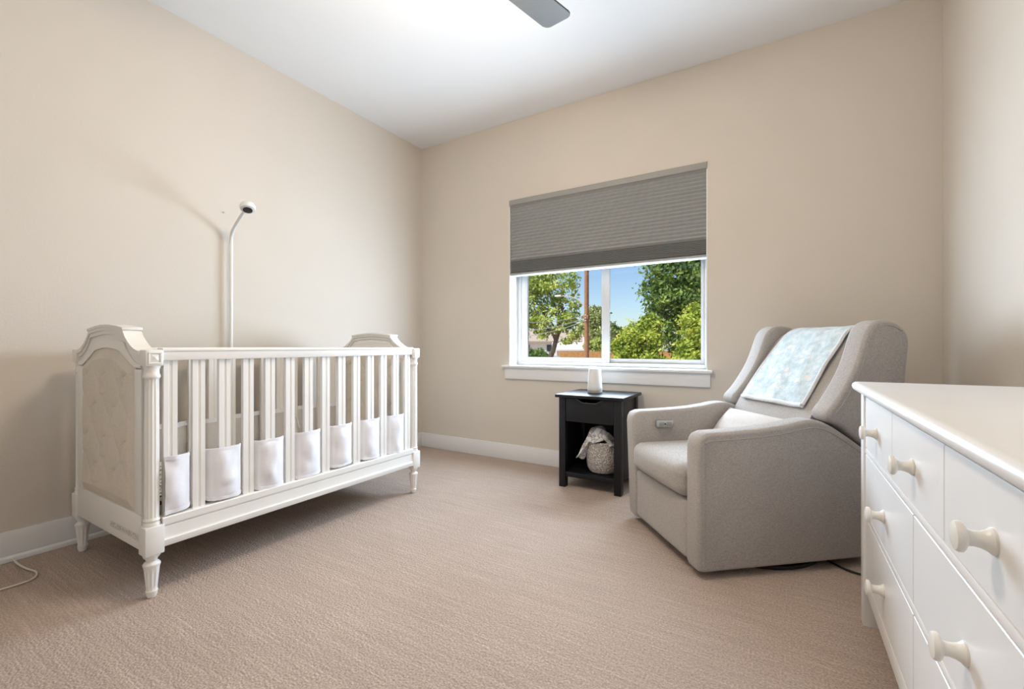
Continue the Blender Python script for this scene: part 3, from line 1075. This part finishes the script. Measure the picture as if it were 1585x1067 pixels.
lathe(bm, [(0.300, 0.0), (0.312, 0.004), (0.312, 0.017), (0.298, 0.022), (0.12, 0.026), (0.10, 0.034), (0.10, 0.062)], 0.43 - S0, 0.0, 56)
finish(bm, 'swivel_base', 'plastic_black', ch)

# lumbar pillow leaning on the backrest
lp = thing('lumbar_pillow', 'pale lumbar pillow lying across the seat of the grey recliner', 'pillow', (chx, chy, 0.428), CA)
def pillow(name, parent, sx, sy, th, mat):
    bm = bmesh.new()
    n = 26
    for side in (1, -1):
        vs = grid(bm, n, n, lambda u, v: Vector(((u - 0.5) * sx * (1 - 0.05 * (1 - abs(2 * v - 1) ** 2) * 0), (v - 0.5) * sy, side * th / 2 * (max(0, 1 - abs(2 * u - 1) ** 3.0) ** 0.55) * (max(0, 1 - abs(2 * v - 1) ** 3.0) ** 0.55) + 0.002 * noise.noise(Vector((u * 5, v * 5, side))))))
    bmesh.ops.remove_doubles(bm, verts=bm.verts[:], dist=0.004)
    return finish(bm, name, mat, parent, angle=80)
pb = pillow('pillow_body', lp, 0.46, 0.200, 0.105, 'pillow')
pb.rotation_euler = (math.radians(52), 0, math.radians(-90))
pb.location = (0.462 - S0, 0.331 - F0, 0.082)
bm = bmesh.new()
rim = []
for i in range(60):
    t = i / 60 * 4
    a = [(-0.23 + 0.46 * (t % 1), -0.1), (0.23, -0.1 + 0.2 * (t % 1)), (0.23 - 0.46 * (t % 1), 0.1), (-0.23, 0.1 - 0.2 * (t % 1))][int(t)]
    rim.append((a[0], a[1], 0))
tube(bm, rim, 0.004, 6, closed=True)
pp = finish(bm, 'piping', 'pillow', lp)
pp.rotation_euler = pb.rotation_euler
pp.location = pb.location

# plush blanket thrown over the backrest
tb = thing('plush_blanket', 'pale blue printed plush blanket draped over the backrest of the recliner', 'blanket', (chx, chy, 0.64), CA)
bpath = smooth_path([(0.955, 0.800), (0.970, 0.880), (0.975, 0.945), (0.962, 0.980), (0.935, 0.994), (0.900, 0.999), (0.862, 0.993), (0.823, 0.969), (0.777, 0.911), (0.683, 0.786), (0.627, 0.708), (0.591, 0.652)], 8)
def bl_fn(u, v, off=0.0):
    k = v * (len(bpath) - 1)
    i = min(int(k), len(bpath) - 2)
    p = bpath[i].lerp(bpath[i + 1], k - i)
    t = bpath[i + 1] - bpath[i]
    nrm = Vector((t[1], -t[0])).normalized()     # away from the backrest
    w = max(0, (v - 0.55) / 0.45)
    f_r = 0.160 - 0.022 * w
    f_l = 0.500 + 0.042 * w
    f = f_r + (f_l - f_r) * u
    rip = 0.009 * noise.noise(Vector((u * 3.2, v * 6, 0.4))) + 0.018 * w * math.sin(u * 8 + v * 9) * (1 - w * 0.3) * 0.5
    d = 0.007 + abs(rip) + off
    return Vector((p[0] + nrm[0] * -d - S0, f - F0, p[1] + nrm[1] * -d - 0.64))
# (the outward normal is checked on the front face, where it must point at -s)
SG = 1
_t = bl_fn(0.5, 0.85) - bl_fn(0.5, 0.85, 0.01)
if _t.x < 0:
    SG = -1
def blf(u, v):
    return bl_fn(u, v) if SG > 0 else bl_fn(u, v, -2 * 0.011)
bm = bmesh.new()
sheet(bm, 40, 90, blf, 0.010)
finish(bm, 'printed_face', 'blanket', tb, angle=80)
bm = bmesh.new()
rim = [blf(i / 30, 1.0) for i in range(31)]
tube(bm, rim, 0.011, 10)
finish(bm, 'bottom_border', 'blanket_edge', tb)
for u in (0.0, 1.0):
    bm = bmesh.new()
    tube(bm, [blf(u, 0.02 + 0.98 * i / 70) for i in range(71)], 0.0075, 8)
    finish(bm, 'side_border', 'blanket_edge', tb)

cb = thing('chair_cord', 'black power cord trailing from under the recliner towards the dresser', 'cord', (0.18, 2.10, 0))
bm = bmesh.new()
tube(bm, smooth_path([(-0.06, 0.29, 0.006), (0.0, 0.21, 0.006), (0.06, 0.16, 0.006), (0.13, 0.15, 0.006), (0.22, 0.20, 0.006), (0.33, 0.29, 0.006), (0.44, 0.36, 0.006)], 6), 0.0045, 8)
finish(bm, 'cord_sheath', 'plastic_black', cb)
bm = bmesh.new()
box(bm, -0.088, -0.042, 0.275, 0.320, 0.001, 0.018, 0.003)
finish(bm, 'cord_joint', 'plastic_black', cb)

# ------------------------------------------------------------------ dresser
DFX, DY0, DY1, DH = 0.235, 0.560, 1.900, 0.800
dz = thing('dresser', 'white seven drawer dresser with round knobs along the right wall', 'dresser', (DFX + 0.23, (DY0 + DY1) / 2, 0))
def L(x0, x1, y0, y1, z0, z1):
    ox, oy = dz.location.x, dz.location.y
    return (x0 - ox, x1 - ox, y0 - oy, y1 - oy, z0, z1)
DBX = XR - BT - 0.004
bm = bmesh.new()
ox, oy = dz.location.x, dz.location.y
x0, x1 = DFX - 0.028 - ox, DBX - ox
prism(bm, [(x0 + 0.004, 0.773), (x0, 0.778), (x0 - 0.002, 0.786), (x0, 0.794), (x0 + 0.006, 0.799), (x0 + 0.014, 0.800), (x1, 0.800), (x1, 0.773)], DY0 - 0.018 - oy, DY1 + 0.012 - oy, 'y', 0.003, 2)
finish(bm, 'dresser_top', 'dresser', dz)
for y0, y1 in ((DY1 - 0.020, DY1), (DY0, DY0 + 0.020)):
    BX('end_panel', 'dresser', dz, L(DFX + 0.006, DBX, y0, y1, 0.0, 0.773), 0.002)
for y0, y1 in ((DY1 - 0.048, DY1 - 0.002), (DY0 + 0.002, DY0 + 0.048)):
    BX('front_stile', 'dresser', dz, L(DFX - 0.006, DFX + 0.036, y0, y1, 0.0, 0.773), 0.002)
BX('back_panel', 'dresser', dz, L(DBX - 0.012, DBX - 0.004, DY0 + 0.02, DY1 - 0.02, 0.1, 0.77), 0)
IY0, IY1 = DY0 + 0.048, DY1 - 0.048
for z0, z1 in ((0.757, 0.773), (0.571, 0.587), (0.362, 0.378), (0.118, 0.166)):
    BX('cross_rail', 'dresser', dz, L(DFX + 0.000, DFX + 0.034, IY0, IY1, z0, z1), 0.0015)
BX('dust_panel', 'dresser', dz, L(DFX + 0.02, DBX - 0.014, DY0 + 0.02, DY1 - 0.02, 0.14, 0.152), 0)
kn = None
def knob(parent, y, z):
    global kn
    if kn is None:
        bm = bmesh.new()
        lathe(bm, [(0.0175, 0.0), (0.0175, -0.003), (0.0135, -0.007), (0.0110, -0.013), (0.0100, -0.020), (0.0110, -0.026), (0.0170, -0.0285), (0.0200, -0.031), (0.0203, -0.035), (0.0185, -0.0385), (0.0120, -0.0405), (0.003, -0.041)], 0, 0, 28, axis='x')
        kn = finish(bm, 'knob', 'knob', parent)
    else:
        c = kn.copy()
        C.objects.link(c)
        c.parent = parent
        kn_ = c
        kn_.location = (DFX - ox, y - oy, z)
        return
    kn.location = (DFX - ox, y - oy, z)
def drawer(y0, y1, z0, z1, knobs):
    g = 0.0018
    bm = bmesh.new()
    box(bm, *L(DFX, DFX + 0.018, y0 + g, y1 - g, z0 + g, z1 - g), r=0.0012, seg=1)
    d = finish(bm, 'drawer', 'dresser', dz)
    BX('drawer_box', 'dresser', d, L(DFX + 0.018, DBX - 0.06, y0 + 0.02, y1 - 0.02, z0 + 0.018, z1 - 0.03), 0)
    for ky, kz in knobs:
        knob(d, ky, kz)
w3 = (IY1 - IY0) / 3
for i in range(3):
    a = IY1 - (i + 1) * w3
    drawer(a, a + w3, 0.588, 0.756, [(a + w3 / 2, 0.668)])
ym = (IY0 + IY1) / 2
BX('centre_stile', 'dresser', dz, L(DFX + 0.006, DFX + 0.034, ym - 0.006, ym + 0.006, 0.166, 0.571), 0.001)
for z0, z1, kz in ((0.379, 0.570, 0.462), (0.167, 0.361, 0.262)):
    for a, b in ((ym + 0.001, IY1), (IY0, ym - 0.001)):
        drawer(a, b, z0, z1, [((a + b) / 2, kz)])

# ------------------------------------------------------------------ ceiling fan (one blade reaches into view)
FX, FY = -1.040, 1.215
fan = thing('ceiling_fan', 'grey ceiling fan, one blade tip showing at the top edge', 'ceiling fan', (FX, FY, 2.26))
bm = bmesh.new()
lathe(bm, [(0.065, 0.483), (0.065, 0.455), (0.050, 0.430), (0.014, 0.420), (0.014, 0.240), (0.050, 0.232), (0.095, 0.215), (0.110, 0.190), (0.110, 0.115), (0.100, 0.100)], 0, 0, 40)
finish(bm, 'motor_housing', 'fan', fan)
bm = bmesh.new()
lathe(bm, [(0.100, 0.104), (0.135, 0.096), (0.158, 0.075), (0.165, 0.045), (0.158, 0.010), (0.135, -0.022), (0.095, -0.045), (0.045, -0.058), (0.004, -0.060)], 0, 0, 40)
gl = finish(bm, 'added_fill_globe', 'fill_globe', fan)  # unseen glowing globe, added below the hub as warm fill for the room
L0, L1, HWB = 0.09, 0.665, 0.078
outline = [(L0, -0.045), (0.18, -0.060), (0.35, -0.072)]
for i in range(7):
    a = -PI / 2 + PI / 2 * i / 6
    outline.append((L1 - 0.028 + 0.028 * math.cos(a), -HWB + 0.028 + 0.028 * math.sin(a)))
for i in range(7):
    a = PI / 2 * i / 6
    outline.append((L1 - 0.028 + 0.028 * math.cos(a), HWB - 0.028 + 0.028 * math.sin(a)))
outline += [(0.35, 0.072), (0.18, 0.060), (L0, 0.045)]
bm = bmesh.new()
prism(bm, outline, -0.004, 0.004, 'z', 0.001, 1)
b0 = finish(bm, 'blade', 'fan', fan, angle=30)
for i in range(3):
    b = b0 if i == 0 else copy_obj(b0, fan)
    b.location = (0, 0, 0.150)
    b.rotation_euler = (math.radians(6), 0, math.radians(75.5 + 120 * i))

# ------------------------------------------------------------------ outside
GZ = -0.9
S('ground', 'ground', [(-90, 60, 3.6, 140, GZ - 0.3, GZ)])

def tube_tree(bm, base, top, r0, r1, bend, seed, n=9):
    rnd = random.Random(seed)
    pts = []
    rad = []
    for i in range(n):
        t = i / (n - 1)
        p = Vector(base).lerp(Vector(top), t)
        p.x += bend * math.sin(t * PI) + rnd.uniform(-0.04, 0.04)
        pts.append(p)
        rad.append(r0 + (r1 - r0) * t)
    tube(bm, pts, rad, 8)
    return pts

def foliage(name, parent, mat, blobs, count, leaf, seed, shell=0.55, clump=34):
    """leaf clusters: every leaf a folded pair of triangles, scattered through lumpy crowns"""
    rnd = random.Random(seed)
    verts, faces = [], []
    vol = [b[3] * b[4] * b[5] for b in blobs]
    tot = sum(v ** 0.7 for v in vol)
    for b, v in zip(blobs, vol):
        n = int(count * v ** 0.7 / tot)
        nc = max(6, n // clump)
        cl_ = []
        for _ in range(nc):
            d = Vector((rnd.gauss(0, 1), rnd.gauss(0, 1), rnd.gauss(0, 1))).normalized()
            r = shell + (1 - shell) * rnd.random() ** 0.6
            r *= 1 + 0.18 * noise.noise(d * 2.3 + Vector((seed, b[0], b[2])))
            cl_.append((Vector((b[0] + d.x * b[3] * r, b[1] + d.y * b[4] * r, b[2] + d.z * b[5] * r)), d))
        cr = 0.13 * min(b[3], b[4], b[5]) + leaf * 0.5
        for i in range(n):
            c, d = cl_[i % nc]
            p = c + Vector((rnd.gauss(0, cr), rnd.gauss(0, cr), rnd.gauss(0, cr * 0.7)))
            up = (d * 0.6 + Vector((rnd.gauss(0, 0.7), rnd.gauss(0, 0.7), rnd.gauss(0.5, 0.6)))).normalized()
            a = up.cross(Vector((rnd.gauss(0, 1), rnd.gauss(0, 1), rnd.gauss(0, 1))))
            if a.length < 1e-3:
                continue
            a.normalize()
            q = up.cross(a)
            s = leaf * rnd.uniform(0.6, 1.35)
            k = len(verts)
            verts += [p - a * s, p + q * s * 0.55 + up * s * 0.15, p + a * s, p - q * s * 0.55 + up * s * 0.15]
            faces += [(k, k + 1, k + 2), (k, k + 2, k + 3)]
    me = bpy.data.meshes.new(name)
    me.from_pydata([tuple(v) for v in verts], [], faces)
    o = link(me, name, mat, parent, smooth=False)
    o['kind'] = 'stuff'
    return o

def tree(name, label, loc, trunk_top, r0, blobs, count, leaf, mat, seed, branches=6, cat='tree', bend=0.15, group=None, shell=0.55):
    t = thing(name, label, cat, loc, 0, group)
    bm = bmesh.new()
    tube_tree(bm, (0, 0, 0), trunk_top, r0, r0 * 0.35, bend, seed)
    tr_ = finish(bm, 'trunk', 'bark', t)
    rnd = random.Random(seed + 5)
    for i in range(branches):
        b = blobs[i % len(blobs)]
        k = rnd.uniform(0.45, 0.9)
        st = Vector((0, 0, 0)).lerp(Vector(trunk_top), k)
        st.x += bend * math.sin(k * PI)
        en = Vector((b[0] + rnd.uniform(-0.5, 0.5) * b[3], b[1] + rnd.uniform(-0.5, 0.5) * b[4], b[2] + rnd.uniform(-0.1, 0.5) * b[5]))
        mid = st.lerp(en, 0.5) + Vector((0, 0, 0.1 * (en - st).length))
        bm = bmesh.new()
        tube(bm, smooth_path([st, mid, en], 4), [r0 * 0.33 * (1 - 0.085 * j) for j in range(9)], 6)
        finish(bm, 'branch', 'bark', tr_)
    foliage('foliage', t, mat, blobs, count, leaf, seed)
    return t

# tall dark maple on the right, lime trees in front of it
tree('maple_tree', 'tall dark green maple filling the right window pane', (-3.95, 25.7, GZ), (0.1, 0, 7.2), 0.28,
     [(0.0, 0, 5.7, 2.7, 2.6, 2.4), (-1.3, -0.4, 4.2, 1.4, 1.4, 1.3), (-1.5, 0, 5.6, 1.3, 1.3, 1.2), (0.7, -0.8, 3.6, 2.4, 2.0, 1.7), (-0.6, 0.2, 7.6, 2.1, 2.0, 1.9), (1.8, 0, 6.2, 2.2, 2.0, 2.2), (0.3, -0.4, 2.4, 2.2, 1.8, 1.2)],
     21000, 0.125, 'leaf_dark', 3, 8)
tree('lime_tree', 'bright yellow green bushy tree left of centre in the right pane', (-3.80, 14.0, GZ), (0, 0, 1.9), 0.09,
     [(0.05, 0, 1.95, 0.60, 0.6, 0.62), (-0.42, -0.1, 1.65, 0.42, 0.4, 0.50), (0.42, -0.15, 1.25, 0.50, 0.5, 0.45), (0.25, 0.1, 2.42, 0.34, 0.35, 0.34), (-0.15, -0.2, 1.15, 0.5, 0.45, 0.42)],
     9000, 0.062, 'leaf_lime', 11, 6)
tree('lime_tree', 'bright yellow green bushy tree against the right edge of the right pane', (-2.02, 13.6, GZ), (0, 0, 2.2), 0.09,
     [(0.0, 0, 2.0, 0.55, 0.6, 0.9), (0.35, 0, 2.4, 0.7, 0.6, 0.9), (-0.25, -0.2, 1.5, 0.5, 0.5, 0.6), (0.45, -0.1, 1.5, 0.6, 0.6, 0.7)],
     7000, 0.062, 'leaf_lime', 12, 5)
# open tree on the left with a slanting trunk
tree('ash_tree', 'light green open crowned tree with slanting trunk in the left pane', (-13.6, 26.4, GZ), (1.3, 0.3, 4.6), 0.22,
     [(-0.9, 0, 4.5, 1.5, 1.4, 1.3), (0.7, 0.2, 5.9, 1.7, 1.4, 1.2), (-0.6, -0.1, 6.4, 1.5, 1.3, 1.1), (1.5, 0.1, 4.0, 1.1, 1.0, 1.0), (0.3, -0.2, 3.2, 1.1, 1.0, 0.8), (-1.4, 0, 3.3, 1.0, 1.0, 0.8), (1.7, 0, 2.5, 0.8, 0.8, 0.6), (-1.7, 0.3, 5.7, 1.2, 1.2, 1.0)],
     8500, 0.12, 'leaf_mid', 21, 9, bend=0.3)
tree('olive_tree', 'pale olive green tree just right of the utility pole', (-15.6, 43.4, GZ), (0, 0, 4.6), 0.2,
     [(-0.5, 0, 4.3, 1.2, 1.2, 1.2), (0.2, 0, 3.2, 1.2, 1.2, 1.1), (-1.3, 0, 3.6, 1.2, 1.2, 1.1), (-0.6, 0, 5.1, 0.8, 0.8, 0.8)],
     4500, 0.16, 'leaf_olive', 31, 5)
tree('distant_tree', 'small dark distant tree on the skyline beside the window mullion', (-19.2, 58.8, GZ), (0, 0, 4.0), 0.2,
     [(-0.4, 0, 3.6, 1.3, 1.2, 1.1), (0.6, 0, 3.1, 1.0, 1.0, 0.9), (-1.4, 0, 3.3, 1.2, 1.2, 1.1)],
     3500, 0.2, 'leaf_dark', 33, 4)
tree('garden_bush', 'low dark green bush at the lower left corner of the left pane', (-10.5, 19.4, GZ), (0, 0, 1.1), 0.06,
     [(0, 0, 1.15, 0.75, 0.6, 0.55), (0.35, 0, 0.95, 0.6, 0.5, 0.45)],
     2600, 0.08, 'leaf_dark', 35, 3, cat='bush', bend=0.05)
tree('garden_bush', 'small green bush behind the cedar fence right of the pole', (-13.4, 35.9, GZ), (0, 0, 1.5), 0.08,
     [(0, 0, 1.9, 0.9, 0.7, 0.6), (0.9, 0.2, 1.7, 0.7, 0.6, 0.5)],
     1800, 0.13, 'leaf_mid', 36, 3, cat='bush', bend=0.05)

# utility pole with a street lamp arm and wires
up = thing('utility_pole', 'brown wooden utility pole standing in the left pane', 'utility pole', (-9.75, 24.5, GZ))
bm = bmesh.new()
tube(bm, [(0, 0, z) for z in (0, 2, 4, 6, 8, 10)], [0.140, 0.137, 0.134, 0.130, 0.126, 0.12], 14)
finish(bm, 'pole_shaft', 'pole', up)
bm = bmesh.new()
tube(bm, smooth_path([(-0.10, 0, 4.05), (-0.35, -0.15, 4.45), (-0.75, -0.4, 4.68), (-1.25, -0.75, 4.76)], 5), 0.035, 8)
la = finish(bm, 'lamp_arm', 'wire', up)
bm = bmesh.new()
box(bm, -1.62, -1.20, -0.95, -0.70, 4.70, 4.80, 0.03)
finish(bm, 'lamp_head', 'wire', la)
bm = bmesh.new()
box(bm, -0.16, 0.16, -0.16, 0.16, 3.40, 3.62, 0.02)
finish(bm, 'wire_clamp', 'pole', up)
for zp, za, zd, lab in ((3.62, 2.12, 0.22, 'topmost'), (3.45, 1.70, 0.20, 'middle'), (3.30, 1.42, 0.18, 'lowest')):
    w_ = thing('overhead_wire', lab + ' of the three pale wires running left from the utility pole', 'wire', (-9.75, 24.36, zp + GZ))
    A0, B0 = Vector((0, 0, 0)), Vector((-9.80 - 3.2 + 9.75 + 3.1, 17.0 - 24.36, za - (zp + GZ)))
    B0 = (B0 - A0) * 1.25
    pts = [A0.lerp(B0, t / 20) + Vector((0, 0, -zd * math.sin(PI * t / 20))) for t in range(21)]
    bm = bmesh.new()
    tube(bm, pts, 0.016, 6)
    finish(bm, 'wire_strand', 'wire', w_)
    bm = bmesh.new()
    box(bm, -0.03, 0.03, -0.04, 0.06, -0.03, 0.03, 0.01)
    finish(bm, 'insulator', 'wire', w_)

# houses far behind
def house(name, label, loc, rz, w, d, h, rh, wins, roof='roof', wall='stucco'):
    t = thing(name, label, 'house', loc, rz)
    bm = bmesh.new()
    prism(bm, [(-w / 2, 0), (w / 2, 0), (w / 2, h), (0, h + rh * 0.93), (-w / 2, h)] if False else [(-w / 2, 0), (w / 2, 0), (w / 2, h), (-w / 2, h)], -d / 2, d / 2, 'y')
    wl_ = finish(bm, 'wall', wall, t, smooth=False)
    bm = bmesh.new()
    e = 0.5
    prism(bm, [(-d / 2 - e, h - 0.05), (d / 2 + e, h - 0.05), (d / 2 + e, h + 0.1), (0, h + rh), (-d / 2 - e, h + 0.1)], -w / 2 - e, w / 2 + e, 'x')
    rf = finish(bm, 'roof', roof, t, smooth=False)
    bm = bmesh.new()
    box(bm, w * 0.2, w * 0.2 + 0.6, -0.3, 0.3, h + rh * 0.4, h + rh + 0.5)
    finish(bm, 'chimney', wall, rf, smooth=False)
    for x, z, ww, hh in wins:
        bm = bmesh.new()
        box(bm, x - ww / 2 - 0.08, x + ww / 2 + 0.08, -d / 2 - 0.06, -d / 2, z - 0.08, z + hh + 0.08)
        f_ = finish(bm, 'window', 'vinyl', wl_, smooth=False)
        bm = bmesh.new()
        box(bm, x - ww / 2, x + ww / 2, -d / 2 - 0.08, -d / 2 - 0.05, z, z + hh)
        finish(bm, 'pane', 'house_glass', f_, smooth=False)
house('far_house', 'low house with tan roof behind the pole and mullion', (-24.0, 68.0, GZ), 0.30, 11, 8, 2.5, 1.9, [(-3, 1.2, 1.2, 0.9), (1, 1.2, 1.6, 0.9), (4, 1.2, 1.0, 0.9)])
house('far_house', 'long pale house behind the slanting tree trunk on the left', (-31.0, 55.0, GZ), 0.45, 13, 7, 2.4, 1.7, [(-4, 1.1, 1.2, 0.9), (0, 1.1, 1.4, 0.9), (3.5, 1.1, 1.0, 0.9)])
house('garden_shed', 'white shed with small dark windows beside the utility pole', (-16.9, 39.6, GZ), 0.40, 3.4, 3.0, 1.45, 0.75, [(-0.9, 0.85, 0.5, 0.32), (0.8, 0.85, 0.5, 0.32)], roof='trim', wall='trim')

# parked car, mostly hidden
pc = thing('parked_car', 'silver parked car at the foot of the slanting tree', 'car', (-17.3, 33.0, GZ), math.radians(28))
bm = bmesh.new()
prism(bm, [(-2.1, 0.30), (2.1, 0.30), (2.15, 0.75), (1.9, 0.92), (1.1, 1.00), (0.55, 1.45), (-0.9, 1.48), (-1.6, 1.05), (-2.1, 0.95)], -0.85, 0.85, 'y', 0.06, 3)
finish(bm, 'car_body', 'carpaint', pc)
for s in (-1, 1):
    bm = bmesh.new()
    prism(bm, [(-1.35, 1.05), (0.85, 1.02), (0.45, 1.38), (-0.85, 1.40)], s * 0.855 - 0.01, s * 0.855 + 0.01, 'y')
    finish(bm, 'side_window', 'house_glass', pc)
    for x in (-1.3, 1.3):
        bm = bmesh.new()
        lathe(bm, [(0.12, s * 0.70), (0.32, s * 0.70), (0.33, s * 0.76), (0.33, s * 0.84), (0.31, s * 0.88), (0.12, s * 0.88)], x, 0.33, 24, axis='y')
        finish(bm, 'wheel', 'plastic_black', pc)

# cedar fence
fn = thing('cedar_fence', 'orange cedar board fence at the bottom of the window view', 'fence', (-12.6, 34.4, GZ), math.atan2(1.08, 1.79))
bm = bmesh.new()
rnd = random.Random(4)
x = -3.2
while x < 6.0:
    hgt = 1.42 + rnd.uniform(-0.02, 0.02)
    prism(bm, [(x, 0.03), (x + 0.135, 0.03), (x + 0.135, hgt - 0.04), (x + 0.10, hgt), (x + 0.035, hgt), (x, hgt - 0.04)], -0.012, 0.012, 'y')
    x += 0.145
bo = finish(bm, 'fence_boards', 'fence', fn, smooth=False)
bo['kind'] = 'stuff'
for z in (0.35, 1.15):
    bm = bmesh.new()
    box(bm, -3.2, 6.0, 0.012, 0.05, z, z + 0.09)
    finish(bm, 'fence_rail', 'fence', fn, smooth=False)
for i in range(5):
    bm = bmesh.new()
    box(bm, -3.2 + i * 2.28, -3.1 + i * 2.28, 0.05, 0.15, 0, 1.45)
    finish(bm, 'fence_post', 'fence', fn, smooth=False)
